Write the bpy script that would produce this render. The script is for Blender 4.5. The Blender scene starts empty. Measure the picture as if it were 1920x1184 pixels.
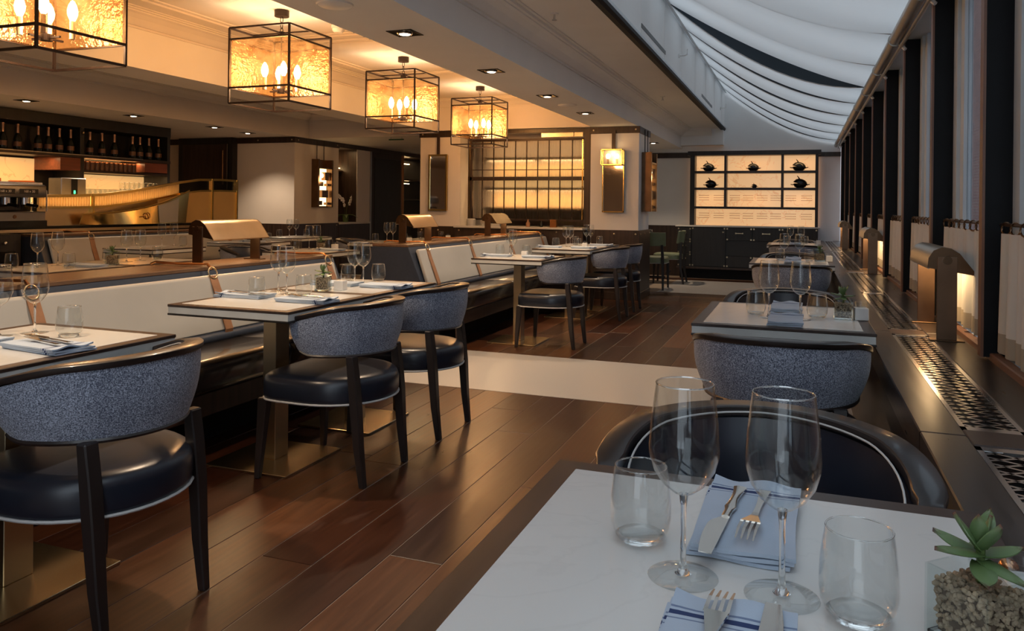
import bpy, bmesh, math, random
from mathutils import Vector, Matrix
random.seed(7)
PI = math.pi
S = bpy.context.scene
COL = S.collection
# ------------------------------------------------------------------ camera
F, YAW, ROLL, HC, HY = 1463.0, math.atan2(541, 1463.0), math.radians(0.624), 1.20, 387.1
FW = Vector((-math.sin(YAW), math.cos(YAW), 0)); RT = Vector((math.cos(YAW), math.sin(YAW), 0)); UP = Vector((0, 0, 1))
cs, sn = math.cos(ROLL), math.sin(ROLL)
CR = RT*cs + UP*sn; CU = UP*cs - RT*sn
cam = bpy.data.cameras.new('camera'); co = bpy.data.objects.new('camera', cam); COL.objects.link(co)
co.matrix_world = Matrix(((CR.x, CU.x, -FW.x, 0), (CR.y, CU.y, -FW.y, 0), (CR.z, CU.z, -FW.z, HC), (0, 0, 0, 1)))
cam.sensor_width = 36; cam.lens = F/1920*36; cam.shift_y = -(592-HY)/1920; cam.clip_start = .05; cam.clip_end = 200
S.camera = co
# ------------------------------------------------------------------ world, exposure
w = bpy.data.worlds.new('world'); S.world = w; w.use_nodes = True
bg = w.node_tree.nodes['Background']; bg.inputs[0].default_value = (.80, .90, 1.0, 1); bg.inputs[1].default_value = 1.42
S.view_settings.view_transform = 'Standard'; S.view_settings.look = 'None'
S.view_settings.exposure = 0.58; S.view_settings.gamma = 1; S.view_settings.use_curve_mapping = False
cy = S.cycles
cy.use_denoising = True; cy.max_bounces = 10; cy.diffuse_bounces = 5; cy.glossy_bounces = 5; cy.transmission_bounces = 8
cy.transparent_max_bounces = 32; cy.sample_clamp_indirect = 4.0; cy.caustics_reflective = False; cy.caustics_refractive = True
cy.blur_glossy = 0.5
WARM = (1.0, .62, .28); WARM2 = (1.0, .70, .40)
def light(kind, name, loc, energy, color=WARM, size=.05, rot=None, parent=None, **kw):
    l = bpy.data.lights.new(name, kind); l.energy = energy; l.color = color
    if kind == 'AREA':
        l.shape = 'RECTANGLE'; l.size = kw.get('sx', .1); l.size_y = kw.get('sy', .1)
        if 'spread' in kw: l.spread = kw['spread']
    else: l.shadow_soft_size = size
    if kind == 'SPOT': l.spot_size = kw.get('cone', 1.4); l.spot_blend = .6
    o = bpy.data.objects.new(name, l); COL.objects.link(o); o.location = loc
    if rot: o.rotation_euler = rot
    if parent: o.parent = parent
    return o
# pixel -> point on a plane (used to read positions off the photograph)
def _ray(px, py):
    u, v = px-960, py-HY
    return FW*F + RT*(u*cs+v*sn) - UP*(-u*sn+v*cs)
def onz(px, py, z): d = _ray(px, py); return Vector((0, 0, HC)) + d*((z-HC)/d.z)
def onx(px, py, x): d = _ray(px, py); return Vector((0, 0, HC)) + d*(x/d.x)
def ony(px, py, y): d = _ray(px, py); return Vector((0, 0, HC)) + d*(y/d.y)
# ------------------------------------------------------------------ materials
def nt(name):
    m = bpy.data.materials.new(name); m.use_nodes = True
    return m, m.node_tree.nodes, m.node_tree.links, m.node_tree.nodes['Principled BSDF']
def coords(N, L, scale=(1, 1, 1), space='Object'):
    tc = N.new('ShaderNodeTexCoord'); mp = N.new('ShaderNodeMapping'); mp.inputs['Scale'].default_value = scale
    L.new(tc.outputs[space], mp.inputs[0]); return mp.outputs[0]
def noise(N, L, vec, scale=5, detail=3, rough=.5):
    n = N.new('ShaderNodeTexNoise'); n.inputs['Scale'].default_value = scale; n.inputs['Detail'].default_value = detail
    n.inputs['Roughness'].default_value = rough; L.new(vec, n.inputs['Vector']); return n.outputs['Fac']
def ramp(N, L, fac, stops):
    r = N.new('ShaderNodeValToRGB'); e = r.color_ramp.elements
    while len(e) < len(stops): e.new(.5)
    for k, (p, c) in enumerate(stops): e[k].position = p; e[k].color = (*c, 1)
    L.new(fac, r.inputs[0]); return r.outputs[0]
def bump(N, L, h, b, strength=.2, dist=.01):
    n = N.new('ShaderNodeBump'); n.inputs['Strength'].default_value = strength; n.inputs['Distance'].default_value = dist
    L.new(h, n.inputs['Height']); L.new(n.outputs[0], b.inputs['Normal'])
def mul(c, k): return tuple(min(1, x*k) for x in c)
def pm(name, col, rough=.5, metal=0, var=.12, ns=6, stretch=(1, 1, 1), bs=0, bd=.004, coat=0, rv=.0, spec=.5, space='Object'):
    m, N, L, b = nt(name)
    v = coords(N, L, stretch, space); f = noise(N, L, v, ns, 4)
    L.new(ramp(N, L, f, [(.3, mul(col, 1-var)), (.7, mul(col, 1+var))]), b.inputs['Base Color'])
    b.inputs['Metallic'].default_value = metal; b.inputs['Roughness'].default_value = rough
    b.inputs['Specular IOR Level'].default_value = spec; b.inputs['Coat Weight'].default_value = coat; b.inputs['Coat Roughness'].default_value = .1
    if rv:
        mr = N.new('ShaderNodeMapRange'); mr.inputs[3].default_value = rough-rv; mr.inputs[4].default_value = rough+rv
        L.new(f, mr.inputs[0]); L.new(mr.outputs[0], b.inputs['Roughness'])
    if bs: bump(N, L, f, b, bs, bd)
    return m
def emit(name, col, st):
    m, N, L, b = nt(name); b.inputs['Base Color'].default_value = (*mul(col, .8), 1)
    b.inputs['Emission Color'].default_value = (*col, 1); b.inputs['Emission Strength'].default_value = st
    return m
M = {}
M['plaster'] = pm('plaster', (.80, .78, .75), .75, var=.02, ns=3)
M['warm_wall'] = pm('warm_wall', (.72, .67, .62), .7, var=.03, ns=3)
M['white_wall'] = pm('white_wall', (.82, .83, .83), .7, var=.02, ns=3)
M['dark_wood'] = pm('dark_wood', (.030, .017, .012), .38, var=.5, ns=5, stretch=(6, 6, .5), bs=.05)
M['black_wood'] = pm('black_wood', (.012, .011, .011), .42, var=.4, ns=5, stretch=(6, 6, .5))
M['charcoal'] = pm('charcoal', (.005, .0055, .007), .6, var=.2, spec=.2)
M['chair_wood'] = pm('chair_wood', (.020, .015, .014), .36, coat=.25, var=.4, ns=8, stretch=(1, 1, .2))
M['table_wood'] = pm('table_wood', (.040, .023, .017), .35, var=.35, ns=6, stretch=(8, 1, 8), rv=.06)
M['table_band'] = pm('table_band', (.62, .64, .62), .35, var=.1)
M['leather'] = pm('leather', (.013, .0165, .027), .30, var=.06, ns=25)
M['navy'] = pm('navy', (.030, .041, .065), .42, var=.1, ns=30)
M['cream_leather'] = pm('cream_leather', (.40, .40, .385), .42, var=.04, ns=4)
M['tan'] = pm('tan', (.30, .15, .075), .45, var=.15, ns=20)
M['green_leather'] = pm('green_leather', (.17, .205, .125), .4, var=.1)
M['piping'] = pm('piping', (.55, .55, .54), .5, var=.03)
M['brass'] = pm('brass', (.56, .45, .29), .30, 1, var=.08, ns=4, rv=.05)
M['gold'] = pm('gold', (.78, .56, .20), .16, 1, var=.06, ns=3)
M['polished'] = pm('polished', (.62, .48, .29), .26, 1, var=.06, ns=3)
M['bronze'] = pm('bronze', (.16, .10, .060), .30, 1, var=.2, ns=8)
M['copper'] = pm('copper', (.55, .27, .12), .22, 1, var=.1, ns=8)
M['iron'] = pm('iron', (.022, .012, .009), .45, .3, var=.3)
M['steel'] = pm('steel', (.72, .72, .72), .22, 1, var=.05)
M['steel_dark'] = pm('steel_dark', (.23, .23, .23), .32, 1, var=.1)
M['alu'] = pm('alu', (.40, .38, .35), .35, 1, var=.08)
M['frame_paint'] = pm('frame_paint', (.60, .66, .70), .45, var=.05)
M['slate_paint'] = pm('slate_paint', (.045, .065, .082), .6, var=.1)
M['copper_edge'] = pm('copper_edge', (.16, .068, .035), .42, .0, var=.25, ns=4)
M['stone_strip'] = pm('stone_strip', (.43, .41, .39), .30, var=.06, ns=120, rv=.05)
M['marble_counter'] = pm('marble_counter', (.55, .53, .50), .3, var=.08, ns=4)
M['black_gloss'] = pm('black_gloss', (.008, .008, .008), .12, var=.1)
M['white_ceramic'] = pm('white_ceramic', (.72, .72, .71), .3, var=.02)
M['soil'] = pm('soil', (.13, .085, .055), .9, var=.4, ns=60)
M['pebble'] = pm('pebble', (.36, .26, .17), .7, var=.45, ns=45)
M['stem_green'] = pm('stem_green', (.08, .13, .035), .5, var=.2, ns=30)
M['petal'] = pm('petal', (.88, .84, .82), .6, var=.05)
M['sculpture'] = pm('sculpture', (.010, .010, .012), .25, var=.3, ns=20)
M['ground'] = pm('ground', (.14, .14, .14), .9, var=.2)
M['cup_brown'] = pm('cup_brown', (.16, .075, .04), .4, var=.2, ns=4)
M['bottle_dark'] = pm('bottle_dark', (.012, .014, .008), .12, var=.2)
M['foil'] = pm('foil', (.50, .30, .20), .35, .6, var=.2)
M['bulb'] = emit('bulb', (1.0, .76, .42), 40)
M['bulb_soft'] = emit('bulb_soft', (1.0, .72, .40), 4)
M['led'] = emit('led', (1.0, .66, .30), 9)
M['downlight_lens'] = emit('downlight_lens', (1.0, .84, .62), 9)
M['green_digit'] = emit('green_digit', (.05, 1.0, .25), 3)
M['white_print'] = pm('white_print', (.75, .75, .72), .5, var=.02)
M['dark_print'] = pm('dark_print', (.01, .01, .01), .4, var=.02)
M['bench_ledge'] = pm('bench_ledge', (.13, .075, .045), .24, var=.2, ns=6, stretch=(6, .6, 6), rv=.05)
M['lamp_shade'] = pm('lamp_shade', (.46, .40, .31), .30, 1, var=.15, ns=5, rv=.05)
M['lamp_post'] = pm('lamp_post', (.20, .125, .08), .30, 1, var=.12, ns=9, rv=.04)
M['candle'] = pm('candle', (.70, .52, .33), .6, var=.05)
M['sign_green'] = pm('sign_green', (.02, .09, .05), .5, var=.05)
M['sill_wood'] = pm('sill_wood', (.030, .022, .018), .30, var=.45, ns=5, stretch=(9, .8, 9), bs=.08, rv=.06)
M['slot_brown'] = pm('slot_brown', (.20, .07, .025), .6, var=.1)
M['mirror'] = pm('mirror', (.75, .73, .70), .04, 1, var=.02)
M['satin_gold'] = pm('satin_gold', (.66, .43, .15), .36, .35, var=.06, ns=3)
M['bench_leather'] = pm('bench_leather', (.020, .017, .017), .24, var=.1, ns=12, coat=.5, bs=.10, bd=.01)
M['rust_wood'] = pm('rust_wood', (.20, .055, .025), .35, var=.2, ns=5, stretch=(6, .6, 6))
M['panel_glow'] = emit('panel_glow', (1.0, .66, .30), 2.2)
M['cutlery'] = pm('cutlery', (.62, .60, .56), .13, 1, var=.04)
def floor_mat():
    m, N, L, b = nt('oak_floor')
    oi = N.new('ShaderNodeObjectInfo')
    tc = N.new('ShaderNodeTexCoord'); add = N.new('ShaderNodeVectorMath'); add.operation = 'ADD'
    sc = N.new('ShaderNodeVectorMath'); sc.operation = 'SCALE'; sc.inputs[0].default_value = (37, 91, 13)
    L.new(oi.outputs['Random'], sc.inputs['Scale']); L.new(tc.outputs['Object'], add.inputs[0]); L.new(sc.outputs[0], add.inputs[1])
    mp = N.new('ShaderNodeMapping'); mp.inputs['Scale'].default_value = (14, 1.3, 8); L.new(add.outputs[0], mp.inputs[0])
    g = noise(N, L, mp.outputs[0], 2.2, 8, .65)
    wv = N.new('ShaderNodeTexWave'); wv.inputs['Scale'].default_value = .8; wv.inputs['Distortion'].default_value = 9; wv.inputs['Detail'].default_value = 3
    L.new(mp.outputs[0], wv.inputs['Vector'])
    base = ramp(N, L, oi.outputs['Random'], [(0, (.028, .0085, .004)), (.35, (.048, .0155, .0065)), (.7, (.070, .0235, .009)), (1, (.125, .052, .021))])
    gr = ramp(N, L, g, [(.25, (.55, .5, .5)), (.75, (1.35, 1.3, 1.25))])
    mx = N.new('ShaderNodeMix'); mx.data_type = 'RGBA'; mx.blend_type = 'MULTIPLY'; mx.inputs[0].default_value = 1
    L.new(base, mx.inputs[6]); L.new(gr, mx.inputs[7])
    mx2 = N.new('ShaderNodeMix'); mx2.data_type = 'RGBA'; mx2.blend_type = 'MULTIPLY'; mx2.inputs[0].default_value = .15
    L.new(mx.outputs[2], mx2.inputs[6]); L.new(wv.outputs['Color'], mx2.inputs[7]); L.new(mx2.outputs[2], b.inputs['Base Color'])
    mr = N.new('ShaderNodeMapRange'); mr.inputs[3].default_value = .22; mr.inputs[4].default_value = .40
    L.new(g, mr.inputs[0]); L.new(mr.outputs[0], b.inputs['Roughness']); bump(N, L, g, b, .12, .004)
    return m
M['oak'] = floor_mat()
M['grout'] = pm('grout', (.30, .23, .17), .6, var=.1)
def marble_mat(name, base, vein, amt=.5, em=0):
    m, N, L, b = nt(name)
    v = coords(N, L, (1, 1, 1)); n1 = N.new('ShaderNodeTexNoise'); n1.inputs['Scale'].default_value = 2.2; n1.inputs['Detail'].default_value = 6
    n1.inputs['Distortion'].default_value = 1.6; L.new(v, n1.inputs['Vector'])
    c = ramp(N, L, n1.outputs['Fac'], [(.0, base), (.485, base), (.50, tuple(a*(1-amt)+q*amt for a, q in zip(base, vein))), (.515, base), (1, mul(base, .95))])
    L.new(c, b.inputs['Base Color']); b.inputs['Roughness'].default_value = .16
    if em: L.new(c, b.inputs['Emission Color']); b.inputs['Emission Strength'].default_value = em
    return m
M['marble'] = marble_mat('marble', (.66, .66, .64), (.45, .45, .44), .13)
M['onyx'] = marble_mat('onyx', (.86, .50, .235), (.55, .22, .07), .5, .50)
M['onyx_bar'] = marble_mat('onyx_bar', (.85, .50, .19), (.5, .25, .08), .5, .46)
def weave_mat(name, dark, lite, sc):
    m, N, L, b = nt(name)
    v = coords(N, L, (1, 1, 1)); f = noise(N, L, coords(N, L, (1, 1, 2.2)), sc, 2); f1 = noise(N, L, coords(N, L, (2.2, 2.2, 1)), sc, 2); f3 = noise(N, L, v, 6, 3)
    m1 = N.new('ShaderNodeMath'); m1.operation = 'ADD'; L.new(f, m1.inputs[0]); L.new(f1, m1.inputs[1])
    m2 = N.new('ShaderNodeMath'); m2.operation = 'MULTIPLY_ADD'; m2.inputs[1].default_value = .25; L.new(f3, m2.inputs[0]); L.new(m1.outputs[0], m2.inputs[2])
    L.new(ramp(N, L, m2.outputs[0], [(.92, dark), (1.0, tuple((p+q)/2*.8 for p, q in zip(dark, lite))), (1.0, lite)]), b.inputs['Base Color'])
    r_ = [n for n in N if n.bl_idname == 'ShaderNodeValToRGB'][0]
    sb = N.new('ShaderNodeMapRange'); sb.inputs[1].default_value = .85; sb.inputs[2].default_value = 1.40; L.new(m2.outputs[0], sb.inputs[0]); L.new(sb.outputs[0], r_.inputs[0])
    e = r_.color_ramp.elements; e[0].position = .2; e[1].position = .5; e[2].position = .85
    b.inputs['Roughness'].default_value = .8; b.inputs['Sheen Weight'].default_value = .3; bump(N, L, m1.outputs[0], b, .4, .002)
    return m
M['weave'] = weave_mat('weave', (.06, .076, .122), (.48, .54, .67), 210)
def thin_glass(name, tint=(1, 1, 1), refl=.5, rough=0.02, bsc=0):
    m, N, L, b = nt(name); out = N['Material Output']; N.remove(b)
    tr = N.new('ShaderNodeBsdfTransparent'); tr.inputs[0].default_value = (*tint, 1)
    gl = N.new('ShaderNodeBsdfGlossy'); gl.inputs['Roughness'].default_value = rough; gl.inputs[0].default_value = (1, 1, 1, 1)
    fr = N.new('ShaderNodeLayerWeight'); fr.inputs[0].default_value = .5
    pw = N.new('ShaderNodeMath'); pw.operation = 'POWER'; pw.inputs[1].default_value = 4.0; L.new(fr.outputs['Facing'], pw.inputs[0])
    mt = N.new('ShaderNodeMath'); mt.operation = 'MULTIPLY_ADD'; mt.inputs[1].default_value = refl; mt.inputs[2].default_value = .025; L.new(pw.outputs[0], mt.inputs[0])
    mx = N.new('ShaderNodeMixShader'); L.new(mt.outputs[0], mx.inputs[0]); L.new(tr.outputs[0], mx.inputs[1]); L.new(gl.outputs[0], mx.inputs[2])
    L.new(mx.outputs[0], out.inputs[0])
    v = coords(N, L); f = noise(N, L, v, bsc or 3, 2)
    bp = N.new('ShaderNodeBump'); bp.inputs['Strength'].default_value = .5 if bsc else .02; bp.inputs['Distance'].default_value = .01
    L.new(f, bp.inputs['Height']); L.new(bp.outputs[0], gl.inputs['Normal'])
    return m
M['glass'] = thin_glass('glass', (.955, .965, .965), .85)
M['pane'] = thin_glass('pane', (.80, .84, .87), .8)
M['pane_clear'] = thin_glass('pane_clear', (.98, .95, .9), .6)
M['smoked'] = thin_glass('smoked', (.45, .42, .38), .9)
M['amber'] = thin_glass('amber', (.75, .42, .22), .9)
M['cube_glass'] = thin_glass('cube_glass', (.93, .96, .96), .5)
def solid_glass():
    m, N, L, b = nt('solid_glass'); b.inputs['Base Color'].default_value = (.97, .98, .98, 1)
    b.inputs['Transmission Weight'].default_value = 1; b.inputs['Roughness'].default_value = .02; b.inputs['IOR'].default_value = 1.45
    f = noise(N, L, coords(N, L), 4, 2); bump(N, L, f, b, .03, .002); return m
M['solid_glass'] = solid_glass()
def hammered():
    m, N, L, b = nt('hammered_glass'); out = N['Material Output']; N.remove(b)
    v = coords(N, L, (1, 1, 1)); f = noise(N, L, v, 34, 2, .6); f2 = noise(N, L, v, 7, 2, .6)
    tr = N.new('ShaderNodeBsdfTransparent'); tr.inputs[0].default_value = (1.0, .86, .66, 1)
    tl = N.new('ShaderNodeBsdfTranslucent'); tl.inputs[0].default_value = (.88, .66, .44, 1)
    gl = N.new('ShaderNodeBsdfGlossy'); gl.inputs['Roughness'].default_value = .12; gl.inputs[0].default_value = (1, .85, .65, 1)
    bp = N.new('ShaderNodeBump'); bp.inputs['Strength'].default_value = .9; bp.inputs['Distance'].default_value = .02
    L.new(f, bp.inputs['Height']); L.new(bp.outputs[0], gl.inputs['Normal']); L.new(bp.outputs[0], tl.inputs['Normal'])
    mr = N.new('ShaderNodeMapRange'); mr.inputs[1].default_value = .35; mr.inputs[2].default_value = .7; mr.inputs[3].default_value = .02; mr.inputs[4].default_value = .10
    L.new(f2, mr.inputs[0])
    m1 = N.new('ShaderNodeMixShader'); L.new(mr.outputs[0], m1.inputs[0]); L.new(tr.outputs[0], m1.inputs[1]); L.new(tl.outputs[0], m1.inputs[2])
    m2 = N.new('ShaderNodeMixShader'); m2.inputs[0].default_value = .10; L.new(m1.outputs[0], m2.inputs[1]); L.new(gl.outputs[0], m2.inputs[2])
    L.new(m2.outputs[0], out.inputs[0]); return m
M['hammered'] = hammered()
def fluted():
    m, N, L, b = nt('fluted_glass'); b.inputs['Base Color'].default_value = (.98, .92, .84, 1)
    b.inputs['Transmission Weight'].default_value = 1; b.inputs['Roughness'].default_value = .34; b.inputs['IOR'].default_value = 1.12
    v = coords(N, L); wv = N.new('ShaderNodeTexWave'); wv.bands_direction = 'X'; wv.inputs['Scale'].default_value = 14; L.new(v, wv.inputs['Vector'])
    bump(N, L, wv.outputs['Fac'], b, .5, .01); return m
M['fluted'] = fluted()
def cloth_mat(name, col, trans, tcol=None, sc=300):
    m, N, L, b = nt(name); out = N['Material Output']
    v = coords(N, L); f = noise(N, L, v, sc, 2); f2 = noise(N, L, v, 2.5, 3)
    c = ramp(N, L, f2, [(.3, mul(col, .95)), (.7, mul(col, 1.04))]); L.new(c, b.inputs['Base Color']); b.inputs['Roughness'].default_value = .85
    b.inputs['Specular IOR Level'].default_value = .2; bump(N, L, f, b, .1, .002)
    if trans:
        tl = N.new('ShaderNodeBsdfTranslucent'); tl.inputs[0].default_value = (*(tcol or col), 1)
        mx = N.new('ShaderNodeMixShader'); mx.inputs[0].default_value = trans
        L.new(b.outputs[0], mx.inputs[1]); L.new(tl.outputs[0], mx.inputs[2]); L.new(mx.outputs[0], out.inputs[0])
    return m
M['roof_cloth'] = cloth_mat('roof_cloth', (.66, .68, .68), .50, (.58, .605, .615))
M['curtain'] = cloth_mat('curtain', (.80, .77, .69), .30, (.80, .77, .69))
M['shaded_hem'] = cloth_mat('shaded_hem', (.42, .37, .29), .1)
M['ribbed_cream'] = cloth_mat('ribbed_cream', (.72, .58, .36), .5, (.85, .66, .38), 30)
M['dark_gap_cloth'] = cloth_mat('dark_gap_cloth', (.055, .075, .095), .0)
def napkin_mat():
    m, N, L, b = nt('napkin_cloth'); tc = N.new('ShaderNodeTexCoord'); sp = N.new('ShaderNodeSeparateXYZ'); L.new(tc.outputs['Object'], sp.inputs[0])
    base, st = (.42, .50, .61), (.035, .055, .14)
    st2 = (.17, .22, .34)
    c = ramp(N, L, N.new('ShaderNodeMapRange').outputs[0], [(0, base)]*2)
    mr = [n for n in N if n.bl_idname == 'ShaderNodeMapRange'][0]; mr.inputs[1].default_value = -.15; mr.inputs[2].default_value = .15; L.new(sp.outputs['Y'], mr.inputs[0])
    r = [n for n in N if n.bl_idname == 'ShaderNodeValToRGB'][0]; r.color_ramp.interpolation = 'CONSTANT'
    e = r.color_ramp.elements
    for _ in range(5): e.new(.5)
    for k, (p, cc) in enumerate([(0, base), (.735, st2), (.745, base), (.762, st), (.79, base), (.807, st2), (.817, base)]): e[k].position = p; e[k].color = (*cc, 1)
    v = coords(N, L); f = noise(N, L, v, 9, 3)
    mx = N.new('ShaderNodeMix'); mx.data_type = 'RGBA'; mx.blend_type = 'MULTIPLY'; mx.inputs[0].default_value = 1
    L.new(r.outputs[0], mx.inputs[6]); L.new(ramp(N, L, f, [(.3, (.93, .93, .93)), (.7, (1.05, 1.05, 1.05))]), mx.inputs[7]); L.new(mx.outputs[2], b.inputs['Base Color'])
    b.inputs['Roughness'].default_value = .85; b.inputs['Specular IOR Level'].default_value = .2
    f3 = noise(N, L, v, 420, 2); bump(N, L, f3, b, .12, .002); return m
M['napkin'] = napkin_mat()
def leaf_mat():
    m, N, L, b = nt('succulent_leaf'); tc = N.new('ShaderNodeTexCoord'); sp = N.new('ShaderNodeSeparateXYZ'); L.new(tc.outputs['Generated'], sp.inputs[0])
    L.new(ramp(N, L, sp.outputs['Y'], [(0, (.07, .13, .04)), (.8, (.13, .20, .085)), (.93, (.13, .15, .07)), (1, (.17, .055, .05))]), b.inputs['Base Color'])
    b.inputs['Roughness'].default_value = .38; b.inputs['Subsurface Weight'].default_value = .1; b.inputs['Subsurface Radius'].default_value = (.01, .01, .005); return m
M['leaf'] = leaf_mat()
def brick_mat():
    m, N, L, b = nt('outside_brick'); v = coords(N, L, (1, 1, 1)); sp = N.new('ShaderNodeSeparateXYZ'); L.new(v, sp.inputs[0])
    cb = N.new('ShaderNodeCombineXYZ'); L.new(sp.outputs['Y'], cb.inputs[0]); L.new(sp.outputs['Z'], cb.inputs[1])
    br = N.new('ShaderNodeTexBrick'); br.inputs['Color1'].default_value = (.20, .085, .065, 1); br.inputs['Color2'].default_value = (.14, .06, .05, 1); br.inputs['Mortar'].default_value = (.24, .21, .19, 1)
    br.inputs['Scale'].default_value = 4.4; br.inputs['Mortar Size'].default_value = .02; br.inputs['Brick Width'].default_value = 1.0; br.inputs['Row Height'].default_value = .33
    L.new(cb.outputs[0], br.inputs['Vector']); L.new(br.outputs['Color'], b.inputs['Base Color']); b.inputs['Roughness'].default_value = .9; return m
M['brick'] = brick_mat()
# ------------------------------------------------------------------ mesh helper
class MB:
    def __init__(s): s.bm = bmesh.new()
    def _hexa(s, vs):
        v = [s.bm.verts.new(p) for p in vs]
        for f in ((0, 3, 2, 1), (4, 5, 6, 7), (0, 1, 5, 4), (1, 2, 6, 5), (2, 3, 7, 6), (3, 0, 4, 7)): s.bm.faces.new([v[i] for i in f])
        return s
    def box(s, x0, x1, y0, y1, z0, z1):
        return s._hexa([(x0, y0, z0), (x1, y0, z0), (x1, y1, z0), (x0, y1, z0), (x0, y0, z1), (x1, y0, z1), (x1, y1, z1), (x0, y1, z1)])
    def bar(s, p, q, w, d=None, up=(0, 0, 1)):
        p, q = Vector(p), Vector(q); d = d or w; t = (q-p).normalized(); u = Vector(up)
        if abs(t.dot(u)) > .95: u = Vector((1, 0, 0))
        a = t.cross(u).normalized()*w/2; b = a.cross(t).normalized()*d/2
        return s._hexa([p-a-b, p+a-b, p+a+b, p-a+b, q-a-b, q+a-b, q+a+b, q-a+b])
    def taper(s, p, q, w0, w1, d0=None, d1=None):      # square leg, p bottom q top
        p, q = Vector(p), Vector(q); d0 = d0 or w0; d1 = d1 or w1
        def ring(c, w, d): return [c+Vector((-w/2, -d/2, 0)), c+Vector((w/2, -d/2, 0)), c+Vector((w/2, d/2, 0)), c+Vector((-w/2, d/2, 0))]
        return s._hexa(ring(p, w0, d0)+ring(q, w1, d1))
    def sweep(s, pts, ws, ds):                          # stacked rectangular sections (curved legs)
        rings = []
        for c, w_, d_ in zip(pts, ws, ds):
            c = Vector(c); rings.append([s.bm.verts.new(c+Vector(o)) for o in ((-w_/2, -d_/2, 0), (w_/2, -d_/2, 0), (w_/2, d_/2, 0), (-w_/2, d_/2, 0))])
        for a, b in zip(rings, rings[1:]):
            for i in range(4): s.bm.faces.new([a[i], a[(i+1) % 4], b[(i+1) % 4], b[i]])
        s.bm.faces.new(rings[0][::-1]); s.bm.faces.new(rings[-1]); return s
    def cyl(s, p, q, r0, r1=None, n=12, cap=True):
        p, q = Vector(p), Vector(q); r1 = r0 if r1 is None else r1; t = (q-p).normalized(); u = Vector((0, 0, 1)) if abs(t.z) < .95 else Vector((1, 0, 0))
        a = t.cross(u).normalized(); b = t.cross(a)
        A = [s.bm.verts.new(p+(a*math.cos(2*PI*i/n)+b*math.sin(2*PI*i/n))*r0) for i in range(n)]
        B = [s.bm.verts.new(q+(a*math.cos(2*PI*i/n)+b*math.sin(2*PI*i/n))*r1) for i in range(n)]
        for i in range(n): s.bm.faces.new([A[i], A[(i+1) % n], B[(i+1) % n], B[i]])
        if cap: s.bm.faces.new(A[::-1]); s.bm.faces.new(B)
        return s
    def lathe(s, prof, n=20, c=(0, 0, 0)):
        rings = []
        for r, z in prof:
            if r < 1e-5: rings.append([s.bm.verts.new((c[0], c[1], c[2]+z))])
            else: rings.append([s.bm.verts.new((c[0]+r*math.cos(2*PI*i/n), c[1]+r*math.sin(2*PI*i/n), c[2]+z)) for i in range(n)])
        for a, b in zip(rings, rings[1:]):
            for i in range(n):
                j = (i+1) % n
                if len(a) == 1 and len(b) == 1: continue
                if len(a) == 1: s.bm.faces.new([a[0], b[i], b[j]][::-1])
                elif len(b) == 1: s.bm.faces.new([a[i], a[j], b[0]])
                else: s.bm.faces.new([a[i], a[j], b[j], b[i]])
        return s
    def tube(s, pts, r, n=8, closed=False):
        pts = [Vector(p) for p in pts]; m = len(pts); rings = []; ref = Vector((0, 0, 1))
        for k, p in enumerate(pts):
            t = (pts[(k+1) % m]-pts[k-1]) if closed else (pts[min(k+1, m-1)]-pts[max(k-1, 0)])
            t.normalize(); u = ref if abs(t.dot(ref)) < .95 else Vector((1, 0, 0)); a = t.cross(u).normalized(); b = t.cross(a)
            rr = r[k] if isinstance(r, (list, tuple)) else r
            rings.append([s.bm.verts.new(p+(a*math.cos(2*PI*i/n)+b*math.sin(2*PI*i/n))*rr) for i in range(n)])
        R = rings+[rings[0]] if closed else rings
        for A, B in zip(R, R[1:]):
            for i in range(n): s.bm.faces.new([A[i], A[(i+1) % n], B[(i+1) % n], B[i]])
        if not closed: s.bm.faces.new(rings[0][::-1]); s.bm.faces.new(rings[-1])
        return s
    def ring(s, c, R, r, axis='y', n=16, m=6):
        c = Vector(c); ax = {'x': ((0, 1, 0), (0, 0, 1)), 'y': ((1, 0, 0), (0, 0, 1)), 'z': ((1, 0, 0), (0, 1, 0))}[axis]
        a, b = Vector(ax[0]), Vector(ax[1])
        return s.tube([c+a*R*math.cos(2*PI*i/n)+b*R*math.sin(2*PI*i/n) for i in range(n)], r, m, True)
    def prism(s, poly, axis, a, b):
        f = {'x': lambda p, t: (t, p[0], p[1]), 'y': lambda p, t: (p[0], t, p[1]), 'z': lambda p, t: (p[0], p[1], t)}[axis]
        A = [s.bm.verts.new(f(p, a)) for p in poly]; B = [s.bm.verts.new(f(p, b)) for p in poly]; n = len(poly)
        for i in range(n): s.bm.faces.new([A[i], A[(i+1) % n], B[(i+1) % n], B[i]])
        s.bm.faces.new(A[::-1]); s.bm.faces.new(B); return s
    def sheet(s, fn, nu, nv):
        g = [[s.bm.verts.new(fn(i/nu, j/nv)) for j in range(nv+1)] for i in range(nu+1)]
        for i in range(nu):
            for j in range(nv): s.bm.faces.new([g[i][j], g[i+1][j], g[i+1][j+1], g[i][j+1]])
        return s
    def slab(s, fn, nu, nv, th):                        # closed sheet of thickness th (vector or function)
        T = th if callable(th) else (lambda u, v: Vector(th))
        g = [[s.bm.verts.new(fn(i/nu, j/nv)) for j in range(nv+1)] for i in range(nu+1)]
        h = [[s.bm.verts.new(Vector(fn(i/nu, j/nv))+T(i/nu, j/nv)) for j in range(nv+1)] for i in range(nu+1)]
        for i in range(nu):
            for j in range(nv):
                s.bm.faces.new([g[i][j], g[i][j+1], g[i+1][j+1], g[i+1][j]]); s.bm.faces.new([h[i][j], h[i+1][j], h[i+1][j+1], h[i][j+1]])
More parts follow.
